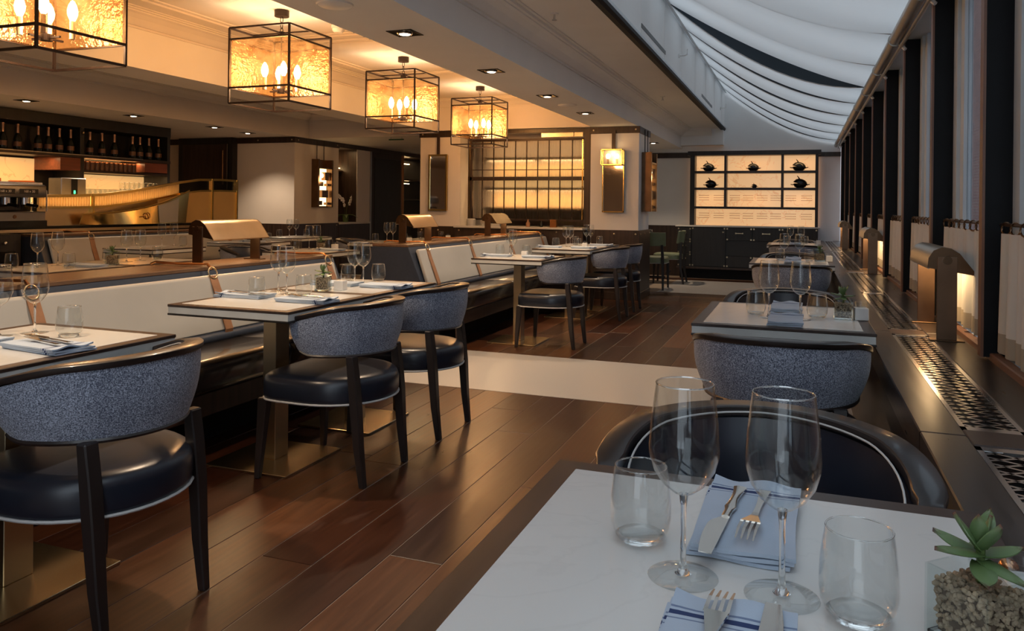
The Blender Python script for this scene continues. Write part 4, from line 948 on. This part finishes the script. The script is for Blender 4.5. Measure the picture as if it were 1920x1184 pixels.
for z, rows in ((1.235, (1.345, 1.385, 1.425)), (.91, (1.035, 1.075, 1.115))):
    sl = MB()
    for x0 in (-1.67, -1.42, -1.15, -.93, -.70, -.48, -.24, .01):
        for q in rows:
            for e in range(7): sl.box(x0+e*.025, x0+e*.025+.017, YB-.003, YB+.001, q, q+.008)
    s_ = sl.build('slots', 'slot_brown', r); s_['kind'] = 'stuff'
for x in (-1.45, -.75, .0):
    for z in (2.09, 1.50): light('AREA', 'shelf_glow', (x, YF+.06, z-.012), .35, WARM, parent=r, sx=.5, sy=.03)
def pot(sc):
    r = thing('lidded_pot', 'x', 'pot')
    MB().lathe([(0, 0), (.050, 0), (.082, .018), (.096, .050), (.098, .062), (.09, .066), (0, .06)], 20).build('body', 'sculpture', r, smooth=True)
    mb = MB().lathe([(.106, -.006), (.107, .004), (.098, .018), (.080, .046), (.048, .064), (.018, .070), (0, .071)], 20); mb.lathe([(.102, -.006), (0, -.006)], 20)
    mb.xf(Matrix.Translation((.004, 0, .066)) @ Matrix.Rotation(.26, 4, 'Y')); mb.build('lid', 'sculpture', r, smooth=True)
    for s_ in (-1, 1): MB().tube([(s_*.085, -.028, .046), (s_*.118, -.024, .050), (s_*.132, 0, .052), (s_*.118, .024, .050), (s_*.085, .028, .046)], .007, 6).build('handle', 'sculpture', r, smooth=True)
    MB().tube([(-.006, 0, .128), (-.026, 0, .160), (-.044, 0, .184)], [.011, .008, .004], 8).build('finial', 'sculpture', r, smooth=True)
    return r
PT = Kind(pot(1))
for x, z, rz, sc, lab in ((-1.50, 1.845, .1, 1, 'dark lidded pot on the top shelf, left compartment'), (-.76, 1.845, -.2, .92, 'dark lidded pot on the top shelf, middle compartment'), (-.03, 1.845, 0, 1.05, 'dark lidded pot on the top shelf, right compartment'),
                          (-1.46, 1.56, .3, .95, 'dark lidded pot on the second shelf, left compartment'), (-.74, 1.56, 0, .45, 'small dark pot alone in the middle of the second shelf'), (-.01, 1.56, -.1, 1.1, 'dark lidded pot on the second shelf, right compartment')):
    o = PT.put((x, 13.86, z), rz, lab, 'dark pots on the lit shelves'); o.scale = (sc,)*3
r = thing('sideboard', 'dark sideboard with brass handles under the glowing shelves', 'sideboard')
MB().box(-1.99, .27, 13.625, 14.04, .19, .885).build('body', 'black_wood', r)
MB().box(-1.95, .25, 13.68, 14.04, 0, .19).build('plinth', 'charcoal', r); MB().box(-2.02, .30, 13.585, 14.045, .885, .91).build('counter', 'marble_counter', r, bevel=.003)
MB().box(-2.0, .28, 13.60, 13.625, .165, .20).build('base_rail', 'dark_wood', r, bevel=.003)
def brass_pull(par, x, z, w_=.10):
    mb = MB(); mb.box(x-w_/2, x+w_/2, 13.572, 13.580, z-.007, z+.007); mb.box(x-w_/2, x-w_/2+.02, 13.578, 13.60, z-.012, z+.012); mb.box(x+w_/2-.02, x+w_/2, 13.578, 13.60, z-.012, z+.012); mb.build('handle', 'brass', par, bevel=.002)
def front(nm, x0, x1, z0, z1, pull=None):
    d = MB().box(x0+.004, x1-.004, 13.60, 13.625, z0+.004, z1-.004); d = d.build(nm, 'black_wood', r, bevel=.003)
    for x in (x0+.02, x1-.02):
        for z in (z0+.02, z1-.02): MB().box(x-.012, x+.012, 13.596, 13.60, z-.012, z+.012).build('corner_stud', 'brass', d)
    if pull: brass_pull(d, *pull)
for k in range(3): front('drawer', -1.985, -1.75, .21+k*.22, .43+k*.22, (-1.87, .34+k*.22, .07))
front('door', -1.745, -1.18, .21, .88, (-1.22, .80, .03)); front('drawer', -1.175, -.75, .66, .88, (-.96, .785, .13)); front('drawer', -.745, -.30, .66, .88, (-.53, .785, .13)); front('drawer', -.295, .265, .66, .88, (0, .785, .13))
front('door', -1.175, -.75, .21, .40); front('door', -.745, -.30, .21, .40); front('door', -.295, .265, .21, .66)
MB().box(-1.165, -.31, 13.618, 13.630, .41, .655).build('niche_shade', 'dark_print', r)  # flat dark plate stands in for the shade inside the niche
t_ = trim(MB().box(-3.35, -1.80, 14.03, 14.05, 2.09, 2.185), 'dark_wood'); trim(MB().box(.27, .62, 14.03, 14.05, 2.09, 2.165), 'dark_wood'); trim(MB().box(-3.35, -1.99, 14.02, 14.05, 0, .89), 'dark_wood')
MB().box(-1.88, -1.86, 14.025, 14.03, 2.125, 2.145).build('stud', 'brass', t_)
# green chairs and their table in the passage
def green_chair():
    r = thing('green_chair', 'x', 'chair')
    puff(outline(.225, .22, .22, e=4), [(.385, .96), (.395, 1), (.455, 1), (.475, .93), (.482, .6)]).build('seat', 'green_leather', r, smooth=True)
    MB().tube([(x, y, .388) for x, y in outline(.224, .219, .219, e=4)], .004, 5, True).build('piping', 'piping', r)
    MB().slab(lambda u, v: Vector(((u-.5)*.44, -.245-.03*v+.05*(2*u-1)**2, .64+.20*v)), 10, 4, (0, .04, 0)).build('backrest', 'green_leather', r, bevel=.006)
    for s_ in (-1, 1):
        MB().taper((s_*.20, .20, 0), (s_*.195, .19, .39), .026, .042).build('leg', 'chair_wood', r, bevel=.003)
        MB().sweep([(s_*.20, -.27, 0), (s_*.19, -.225, .25), (s_*.185, -.22, .42), (s_*.175, -.235, .66)], [.028, .036, .040, .036], [.028, .036, .040, .03]).build('leg', 'chair_wood', r, bevel=.003)
    MB().box(-.19, .19, -.012, .012, .16, .185).build('stretcher', 'chair_wood', r); 
    return r
GC = Kind(green_chair()); GC.put((-2.06, 11.64, 0), 0, 'olive green leather chair with its back to us beside the pillar', 'olive green chairs'); GC.put((-1.99, 12.66, 0), PI/2, 'olive green leather chair seen from the side, nearest to the sideboard', 'olive green chairs')
TB.put((-2.52, 12.55, 0), 0, 'small marble table behind the pillar with olive green chairs', G_T); PH_['G'] = 'table behind the pillar'
tumb('G', (-2.42, 12.40), (-2.28, 12.62))
# ================================================================== LIT SCREEN BETWEEN PILLAR AND PILASTER
r = thing('glass_screen', 'lit fluted glass screen in a dark metal grid left of the pillar', 'screen')
YS = 10.06
MB().box(-4.37, -4.31, YS-.03, YS+.03, 1.0, 2.20).build('side_post', 'dark_wood', r, bevel=.003); MB().box(-2.70, -2.602, YS-.03, YS+.03, .93, 2.253).build('side_post', 'dark_wood', r, bevel=.003)
MB().box(-4.37, -2.70, YS-.02, YS+.02, 2.095, 2.125).build('top_rail', 'iron', r); MB().box(-4.48, -2.70, YS-.03, YS+.03, 2.205, 2.253).build('head_rail', 'dark_wood', r)
MB().box(-4.37, -2.70, YS-.03, YS+.03, 1.555, 1.605).build('mid_rail', 'dark_wood', r); MB().box(-4.37, -2.70, YS-.02, YS+.02, 1.005, 1.03).build('bottom_rail', 'iron', r)
MB().box(-4.31, -2.70, YS-.035, YS-.025, 1.695, 1.705).build('guard_rail', 'iron', r)
for x in (-4.16, -3.993, -3.835, -3.672, -3.510, -3.349, -3.191, -3.034, -2.864): MB().box(x-.006, x+.006, YS-.02, YS-.004, 1.03, 2.10).build('muntin', 'iron', r)
xs = [-4.31, -4.16, -3.993, -3.835, -3.672, -3.510, -3.349, -3.191, -3.034, -2.864, -2.70]
for a, b in zip(xs, xs[1:]): MB().box(a, b, YS, YS+.008, 1.03, 2.10).build('fluted_pane', 'fluted', r)
MB().box(-2.722, -2.708, YS-.045, YS-.030, 1.03, 2.10).build('hammered_strip', 'gold', r); MB().box(-4.352, -4.340, YS-.045, YS-.030, 1.03, 2.10).build('hammered_strip', 'gold', r)
for a, b in ((-3.30, -2.85), (-2.84, -2.72)): MB().box(a, b, YS-.02, YS-.01, 2.14, 2.195).build('transom_pane', 'lamp_shade', r)
r = thing('wall_shelves', 'lit wall shelves glowing behind the fluted glass screen', 'shelves')
MB().box(-4.36, -2.70, 10.72, 10.75, 1.88, 2.22).build('dim_back', 'warm_wall', r)
for za, zb in ((1.62, 1.87), (1.47, 1.60), (1.19, 1.45)): MB().box(-4.24, -2.70, 10.70, 10.72, za, zb).build('lit_back', 'onyx_bar', r)
for z in (1.89, 1.615, 1.465, 1.18): MB().box(-4.26, -2.70, 10.36, 10.70, z-.03, z).build('shelf', 'dark_wood', r)
MB().box(-4.36, -2.70, 10.70, 10.75, .93, 1.18).build('base_panel', 'dark_wood', r); MB().box(-4.36, -4.25, 10.70, 10.75, .93, 2.2).build('side_panel', 'warm_wall', r)
for x in (-3.9, -3.1): light('AREA', 'shelf_glow', (x, 10.5, 1.855), 1.6, WARM, parent=r, sx=.7, sy=.05); light('AREA', 'shelf_glow', (x, 10.5, 1.43), 1.6, WARM, parent=r, sx=.7, sy=.05); light('AREA', 'shelf_glow', (x, 10.45, 2.2), 1.2, WARM, parent=r, sx=.7, sy=.05)
for k in range(22): TU.put((-4.18+k*.067, 10.46, 1.6155), 0, 'small glass in the row on the shelf behind the fluted screen', 'glasses behind the fluted screen')
r = thing('service_counter', 'dark counter with pale stone top in front of the lit screen', 'counter')
MB().box(-4.455, -2.64, 9.80, 10.74, 0, .90).build('body', 'dark_wood', r, bevel=.003); MB().box(-4.47, -2.64, 9.77, 10.74, .90, .925).build('top', 'marble_counter', r, bevel=.003)
for x in (-4.40, -4.0, -3.5, -3.0): MB().ball((x, 9.797, .865), .013, (1, .5, 1), 8, 6).build('stud', 'brass', r, smooth=True)
def item(nm, lab, cat, mb, mat, loc, grp=None, smooth=False):
    o = mb.build(nm, mat, None, smooth=smooth, bevel=0 if smooth else .003); o.location = loc; return tag(o, lab, cat, grp)
item('canister', 'cream canister on the screen counter, at its left end', 'canister', MB().lathe([(0, 0), (.06, 0), (.062, .09), (.05, .1), (0, .1)], 14), 'cream_leather', (-4.28, 9.95, .925), smooth=True)
item('menu_stack', 'stack of pale menus on the screen counter behind the far lamp', 'menus', MB().box(-.16, .10, -.08, .08, 0, .035), 'cream_leather', (-3.92, 9.93, .925))
item('bottle', 'small squat bottle in the middle of the screen counter', 'bottle', MB().lathe([(0, 0), (.028, 0), (.03, .05), (.012, .075), (.012, .1), (0, .1)], 12), 'tan', (-3.44, 9.93, .925), smooth=True)
item('bottle', 'small dark bottle right of the squat one on the screen counter', 'bottle', MB().lathe([(0, 0), (.018, 0), (.02, .04), (.009, .06), (.009, .085), (0, .085)], 12), 'bottle_dark', (-3.25, 9.93, .925), smooth=True)
item('card_box', 'small copper coloured box on the screen counter', 'box', MB().box(-.045, .045, -.03, .03, 0, .10), 'copper', (-3.08, 9.93, .925))
# ================================================================== WALL LIGHTS AND MIRROR
r = thing('wall_mirror', 'narrow gilt framed mirror hanging on a strap on the left pilaster', 'mirror', (-4.80, 9.985, 0))
MB().box(-.135, .135, -.03, .015, 1.135, 1.91).build('backing', 'bronze', r)
mb = MB()
for a in ((-.145, .145, 1.895, 1.92), (-.145, .145, 1.125, 1.15)): mb.box(a[0], a[1], -.045, -.02, a[2], a[3])
for s_ in (-1, 1): mb.box(s_*.1325-.0125, s_*.1325+.0125, -.045, -.02, 1.15, 1.895)
mb.build('frame', 'gold', r); MB().box(-.12, .12, -.036, -.031, 1.15, 1.895).build('glass', 'mirror', r)
MB().box(-.022, .022, -.03, -.018, 1.92, 2.20).build('strap', 'dark_wood', r)
r = thing('lantern_sconce', 'gilt wall lantern with two bulbs above a mirror on the pillar front', 'light', (-2.285, 9.985, 0))
MB().box(-.13, .13, -.03, .015, 1.15, 1.945).build('backing', 'bronze', r)
mb = MB(); w_ = .012
for sx in (-.137, .137):
    mb.box(sx-w_/2, sx+w_/2, -.04, -.02, 1.14, 1.95); mb.box(sx-w_/2, sx+w_/2, -.14, -.128, 1.745, 1.95)
for z in (1.945, 1.75):
    mb.box(-.143, .143, -.14, -.128, z-w_/2, z+w_/2)
    for sx in (-.137, .137): mb.box(sx-w_/2, sx+w_/2, -.14, -.02, z-w_/2, z+w_/2)
mb.box(-.143, .143, -.04, -.02, 1.135, 1.15); mb.build('frame', 'gold', r)
MB().box(-.13, .13, -.034, -.031, 1.15, 1.745).build('mirror_panel', 'mirror', r); MB().box(-.13, .13, -.034, -.031, 1.75, 1.94).build('lit_panel', 'warm_wall', r)
MB().box(-.13, .13, -.138, -.134, 1.755, 1.94).build('glass_front', 'pane_clear', r)
for x in (-.058, .058): MB().ball((x, -.085, 1.86), .030, (1, 1, 1.2)).build('bulb', 'bulb_soft', r, smooth=True); MB().cyl((x, -.085, 1.76), (x, -.085, 1.83), .012, n=10).build('candle_sleeve', 'brass', r)
light('POINT', 'sconce_light', (0, -.085, 1.9), .6, WARM, .03, parent=r)
MB().box(-.024, .024, -.03, -.018, 1.95, 2.20).build('strap', 'dark_wood', r)
def block_light(lab, loc, rz):                          # lit panel with dark blocks, local -y faces the room
    r = thing('block_wall_light', lab, 'light', loc, rz); H0, H1 = 1.15, 1.93
    MB().box(-.205, .205, -.025, .0, H0, H1).build('back_plate', 'bronze', r); MB().box(-.16, .16, -.032, -.025, H0+.02, H1-.14).build('lit_panel', 'panel_glow', r)
    for s_ in (-1, 1): MB().box(s_*.195-.02, s_*.195+.02, -.13, 0, H0, H1).build('side_frame', 'bronze', r, bevel=.002)
    MB().box(-.205, .205, -.13, 0, H1-.15, H1-.13).build('top_board', 'bronze', r)
    for x, z, a, b in ((.09, 1.66, .07, .065), (-.10, 1.53, .075, .035), (.03, 1.37, .085, .06), (-.11, 1.22, .06, .035), (.12, 1.52, .03, .02), (.12, 1.21, .03, .02)): MB().box(x-a, x+a, -.10, -.03, z-b, z+b).build('block', 'bronze', r, bevel=.002)
    MB().ball((-.04, -.08, 1.67), .028, (1, 1, 1.4)).build('bulb', 'bulb_soft', r, smooth=True)
    for x in (-.10, .10): MB().cyl((x, -.02, H1), (x, -.02, 2.235), .006, n=8).build('hanging_rod', 'iron', r)
    light('POINT', 'block_light', (0, -.22, 1.6), 1.6, WARM, .05, parent=r)
block_light('wooden wall light with glowing panel and dark blocks on the beige corner wall', (-7.42, 10.92, 0), PI/2)
block_light('wooden wall light with glowing panel on the window side of the pillar', (-1.96, 10.40, 0), PI/2)
# ================================================================== ORCHID
r = thing('potted_orchid', 'white orchid in a small green pot in the dark niche', 'plant', (-7.55, 11.93, .89))
MB().lathe([(0, 0), (.045, 0), (.058, .12), (.052, .125), (.048, .10), (0, .10)], 14).build('pot', 'stem_green', r, smooth=True)
ro = random.Random(4)
for k in range(5):
    az = k*1.26; o = MB().slab(lambda u, v: Vector(((u-.5)*.07*math.sin(PI*(.1+.9*v)), .22*v, .12*v-.16*v*v)), 3, 8, (0, 0, .003)).build('leaf', 'stem_green', r, smooth=True); o.location = (0, 0, .11); o.rotation_euler = (0, 0, az)
for s_, h in ((1, .50), (-1, .44)):
    pts = [Vector((0, s_*(.02+.18*t*t*1.4), .10+h*t-.10*t**4)) for t in [q/10 for q in range(11)]]; st = MB().tube(pts, .003, 5).build('flower_stem', 'stem_green', r, smooth=True)
    for q in range(5, 11):
        p = pts[q]+Vector((.03, ro.uniform(-.01, .01), ro.uniform(-.02, .02))); mb = MB()
        for k in range(5): a = k*2*PI/5+.3; mb.ball(p+Vector((0, .024*math.cos(a), .024*math.sin(a))), .021, (.25, 1, .8), 8, 6)
        mb.build('flower', 'petal', st, smooth=True)
# ================================================================== BAR
r = thing('bar_counter', 'bar counter with dark front and stone top behind the bar bench', 'bar')
MB().box(-7.95, -7.30, 3.5, 8.80, 0, .915).build('body', 'dark_wood', r); MB().box(-7.98, -7.26, 3.5, 8.83, .915, .945).build('top', 'black_gloss', r, bevel=.003); MB().box(-7.27, -7.255, 3.5, 8.83, .885, .915).build('edge_strip', 'brass', r)
r = thing('brass_bar_screen', 'sweeping brass and ribbed glass screen standing on the bar counter', 'screen')
top = [(5.78, 1.268), (6.2, 1.277), (6.585, 1.294), (7.0, 1.345), (7.4, 1.41), (7.75, 1.47), (8.07, 1.512), (8.45, 1.525), (8.786, 1.522)]
low = [(5.78, 1.135), (6.2, 1.135), (6.585, 1.145), (7.0, 1.19), (7.4, 1.25), (7.75, 1.315), (8.07, 1.352), (8.45, 1.365), (8.786, 1.362)]
X = -7.32
def strip(nm, mat, pa, pb, x0, x1, par=r, a=0, b=None):
    n_ = len(pa) if b is None else b
    return MB().slab(lambda u, v: (lambda k, t: Vector((x0, (pa[k][0]*(1-t)+pa[min(k+1, len(pa)-1)][0]*t), (pa[k][1]*(1-t)+pa[min(k+1, len(pa)-1)][1]*t)*v+(pb[k][1]*(1-t)+pb[min(k+1, len(pb)-1)][1]*t)*(1-v))))(min(int(u*(len(pa)-1)), len(pa)-2), u*(len(pa)-1)-min(int(u*(len(pa)-1)), len(pa)-2)), 32, 1, (x1-x0, 0, 0)).build(nm, mat, par, smooth=True)
strip('top_rail', 'gold', top, [(a, z-.028) for a, z in top], X-.02, X+.03)
strip('mid_rail', 'gold', [(a, z+.012) for a, z in low], [(a, z-.008) for a, z in low], X-.02, X+.03)
ribs = MB(); n_ = 60
def zat(pl, y):
    for (a, za), (b, zb) in zip(pl, pl[1:]):
        if a <= y <= b: return za+(zb-za)*(y-a)/(b-a)
    return pl[-1][1]
for k in range(n_):
    y = 5.80+k*(7.75-5.80)/n_; ribs.cyl((X, y, zat(low, y)), (X, y, zat(top, y)-.025), .013, n=8, cap=False)
o = ribs.build('ribbed_glass', 'ribbed_cream', r, smooth=True); o['kind'] = 'stuff'
strip('upper_glass', 'smoked', [(a, z-.025) for a, z in top[5:]], [(a, z+.01) for a, z in low[5:]], X-.004, X)
strip('lower_panel', 'satin_gold', low[4:], [(a, .947) for a, z in low[4:]], X-.006, X+.012)
strip('lower_mirror', 'polished', low[:5], [(a, .947) for a, z in low[:5]], X-.006, X)
def scoop(u, v):                                        # curved brass sheet that swings out of the bar front
    y = 6.25+1.55*u; z1 = 1.06+.27*u*u+.02*u; z0 = .950; return Vector((X+.05+.16*math.sin(PI*u)*(1-.5*v)+.05*v, y, z0+(z1-z0)*v))
MB().slab(scoop, 30, 6, (.006, 0, 0)).build('curved_sheet', 'gold', r, smooth=True)
MB().tube([scoop(k/30, 1)+Vector((.004, 0, .004)) for k in range(31)], .010, 6).build('sheet_rim', 'gold', r, smooth=True)
MB().slab(lambda u, v: scoop(.62+.24*u, .04+.9*v)+Vector((.010, 0, 0)), 8, 4, (.004, 0, 0)).build('pale_panel', 'cream_leather', r, smooth=True)
mb = MB().ring((0, 0, 0), .035, .006, 'x', 16, 6); mb.xf(Matrix.Translation(scoop(.50, .5)+Vector((.02, 0, 0)))); mb.tube([scoop(.44, .5)+Vector((.02, 0, 0)), scoop(.478, .5)+Vector((.02, 0, 0))], .006, 6); mb.build('ring_reflection', 'copper', r, smooth=True)  # added copper ring imitates a reflection on the polished sheet
for y in (5.78, 6.45, 8.30, 8.78): MB().box(X-.02, X+.035, y-.012, y+.012, .947, zat(top, min(y, 8.78))).build('upright', 'gold', r)
light('AREA', 'bar_led', (-7.45, 6.75, 1.22), 5, WARM, rot=(0, PI/2, PI), sx=.12, sy=1.9)
# ---- back bar shelving on the left wall
XF, XB = -8.40, -8.85
r = thing('back_bar', 'dark back bar shelving with glowing onyx panels', 'shelves')
MB().box(XB-.05, XB, 4.0, 8.70, 0, 2.25).build('back_panel', 'black_wood', r)
for y, w_ in ((4.02, .05), (5.5, .06), (7.26, .06), (8.68, .05)): MB().box(XB, XF, y-w_/2, y+w_/2, .93, 2.25).build('upright', 'black_wood', r, bevel=.003)
MB().box(XB, XF+.01, 4.0, 8.705, 2.12, 2.253).build('cornice', 'black_wood', r, bevel=.003)
MB().box(XB, XF+.012, 4.0, 8.70, 1.745, 1.785).build('bottle_shelf', 'dark_wood', r, bevel=.002); MB().box(XF+.012, XF+.02, 4.0, 8.2, 1.775, 1.785).build('shelf_trim', 'alu', r)
MB().box(XB, XF, 7.29, 8.66, 1.57, 1.60).build('cup_shelf', 'dark_wood', r, bevel=.002)
MB().box(XB, XB+.02, 4.05, 6.95, .95, 1.72).build('lit_back', 'onyx_bar', r); MB().box(XB, XB+.02, 7.29, 8.66, 1.27, 1.56).build('lit_back', 'onyx_bar', r); MB().box(XB, XB+.02, 7.29, 8.66, 1.61, 1.735).build('lit_back', 'onyx_bar', r)
MB().box(XB, XF+.005, 6.95, 7.23, 1.585, 1.74).build('drawer_front', 'rust_wood', r); MB().box(XB, XF+.0, 8.25, 8.65, 1.61, 1.74).build('drawer_front', 'rust_wood', r)
for ya, yb in ((4.1, 6.9), (7.32, 8.6)): light('AREA', 'shelf_glow', (XF-.12, (ya+yb)/2, 1.73), 3.0*(yb-ya), WARM, parent=r, sx=.06, sy=yb-ya)
light('AREA', 'shelf_glow', (XF-.12, 7.95, 1.565), 2.5, WARM, parent=r, sx=.06, sy=1.2)
MB().ball((XF+.012, 7.26, 2.06), .018).build('stud', 'brass', r, smooth=True)
MB().box(-9.0, XF, 4.0, 8.70, 0, .93).build('base_cabinet', 'dark_wood', r); MB().box(-9.0, XF+.03, 4.0, 8.72, .93, .955).build('worktop', 'marble_counter', r)
MB().box(XB, XF-.02, 7.29, 8.66, 1.235, 1.262).build('glass_shelf', 'dark_wood', r)
def bottle():
    r = thing('bottle', 'x', 'bottle'); MB().lathe([(0, 0), (.040, 0), (.043, .01), (.043, .13), (.030, .175), (.0165, .20)], 14).build('body', 'bottle_dark', r, smooth=True); MB().lathe([(.0165, .20), (.0155, .285), (.018, .29), (.018, .305), (0, .307)], 12).build('foil_neck', 'foil', r, smooth=True); MB().lathe([(.0437, .045), (.0437, .10)], 14).build('paper_label', 'cup_brown', r, smooth=True); return r
BO = Kind(bottle())
ORDB = ['first', 'second', 'third', 'fourth', 'fifth', 'sixth', 'seventh', 'eighth', 'ninth', 'tenth', 'eleventh', 'twelfth', 'thirteenth']
for k, y in enumerate((6.296, 6.476, 6.735, 6.868, 7.019, 7.175, 7.453, 7.639, 7.832, 8.13, 8.257, 8.415, 8.585)): BO.put((-8.50, y, 1.786), 0, 'foil necked bottle on the top bar shelf, %s from the left' % ORDB[k], 'bottles on the top bar shelf')
def canister():
    r = thing('tea_canister', 'brown upright canister in the row on the middle bar shelf', 'canister'); MB().lathe([(0, 0), (.034, 0), (.034, .105), (0, .105)], 14).build('body', 'cup_brown', r, smooth=True); MB().lathe([(.035, .100), (.035, .118), (0, .118)], 14).build('lid', 'copper', r, smooth=True); return r
CA = Kind(canister())
for k in range(12): CA.put((-8.50, 7.34+k*.074, 1.60), 0, 'brown canister in the row on the middle bar shelf, %s from the left' % ORDB[k], 'canisters on the middle bar shelf')
for k in range(17):
    for j in range(2): TU.put((-8.48-.11*j, 7.34+k*.078, 1.262), 0, 'glass in the crowded rows on the lowest bar shelf', 'glasses on the lowest bar shelf')
for k in range(8): TU.put((-8.48, 7.95+k*.08, 1.3645), 0, 'glass of the upper layer stacked on the lowest bar shelf', 'stacked glasses on the lowest bar shelf')
# ---- coffee machine, grinder and tap column on the bar
r = thing('espresso_machine', 'steel two group espresso machine at the left end of the bar', 'machine', (-7.42, 5.36, .945))
MB().box(-.24, .22, -.50, .44, .06, .15).build('drip_base', 'steel_dark', r, bevel=.006); MB().box(-.25, .02, -.50, .44, .15, .40).build('back_body', 'black_gloss', r, bevel=.01)
MB().box(-.24, .20, -.52, .47, .29, .42).build('upper_body', 'steel_dark', r, bevel=.02, seg=2); MB().box(-.20, .16, -.50, .45, .42, .445).build('cup_rail', 'steel', r, bevel=.004)
MB().box(-.22, .24, -.50, .44, .0, .06).build('foot', 'black_gloss', r); MB().box(.215, .226, -.48, .42, .05, .145).build('front_tray', 'steel_dark', r, bevel=.003)
MB().lathe([(0, 0), (.02, 0), (.018, .006), (0, .006)], 14).xf(Matrix.Translation((.226, .10, .10)) @ Matrix.Rotation(PI/2, 4, 'Y')).build('badge', 'bronze', r)
for y in (-.25, .10, .30):
    g = MB().cyl((.10, y, .22), (.10, y, .29), .04, n=14); g.build('group_head', 'steel', r, smooth=True)
    MB().cyl((.10, y, .225), (.27, y, .205), .014, .018, n=10).build('portafilter', 'black_gloss', r, smooth=True)
for y, s_ in ((.02, '168 x 30'), (.27, '168 x 30')):
    MB().box(.200, .204, y-.10, y+.10, .325, .375).build('display', 'dark_print', r, bevel=.0015); text_mesh(s_, .034, 'display_digits', 'white_print', r, (.2055, y, .35), (PI/2, 0, PI/2))
MB().tube([(.12, .46, .40), (.17, .485, .36), (.17, .49, .15)], .008, 6).build('steam_wand', 'steel', r, smooth=True)
r = thing('coffee_grinder', 'dark coffee grinder with amber bean hopper behind the espresso machine', 'grinder', (-7.78, 5.98, .945))
MB().lathe([(0, 0), (.11, 0), (.11, .18), (.09, .29), (0, .29)], 18).build('body', 'black_gloss', r, smooth=True); MB().lathe([(.05, .29), (.12, .37), (.125, .47), (0, .475)], 18).build('hopper', 'amber', r, smooth=True)
mb = MB().lathe([(0, 0), (.05, 0), (.05, .006), (0, .006)], 18); mb.xf(Matrix.Translation((.10, 0, .26)) @ Matrix.Rotation(PI/2, 4, 'Y') @ Matrix.Diagonal((.5, 1.2, 1, 1))); mb.build('oval_badge', 'steel', r, smooth=True)
r = thing('coffee_grinder', 'second amber bean hopper grinder, further left behind the machine', 'grinder', (-7.80, 5.62, .945))
MB().lathe([(0, 0), (.10, 0), (.10, .20), (.08, .30), (0, .30)], 18).build('body', 'black_gloss', r, smooth=True); MB().lathe([(.05, .30), (.12, .38), (.12, .49), (0, .495)], 18).build('hopper', 'amber', r, smooth=True)
r = thing('water_dispenser', 'tall grey dispenser column with green lit digits on the bar', 'dispenser', (-7.80, 6.55, .945))
MB().box(-.10, .10, -.16, .16, 0, .52).build('body', 'steel_dark', r, bevel=.006); MB().box(.10, .104, -.035, .045, .02, .51).build('front_strip', 'black_gloss', r)
for z in (.36, .31): text_mesh('8', .055, 'green_digit', 'green_digit', r, (.1055, .005, z), (PI/2, 0, PI/2))
r = thing('bar_till_cabinet', 'black under-counter cabinet with a steel knob at the left end of the bar', 'cabinet')
MB().box(-7.25, -7.05, 3.6, 5.42, 0, .88).build('body', 'black_wood', r, bevel=.004); MB().ball((-7.035, 5.25, .80), .018).build('knob', 'steel', r, smooth=True); MB().box(-7.05, -7.04, 3.7, 5.36, .10, .72).build('door', 'black_gloss', r, bevel=.003)
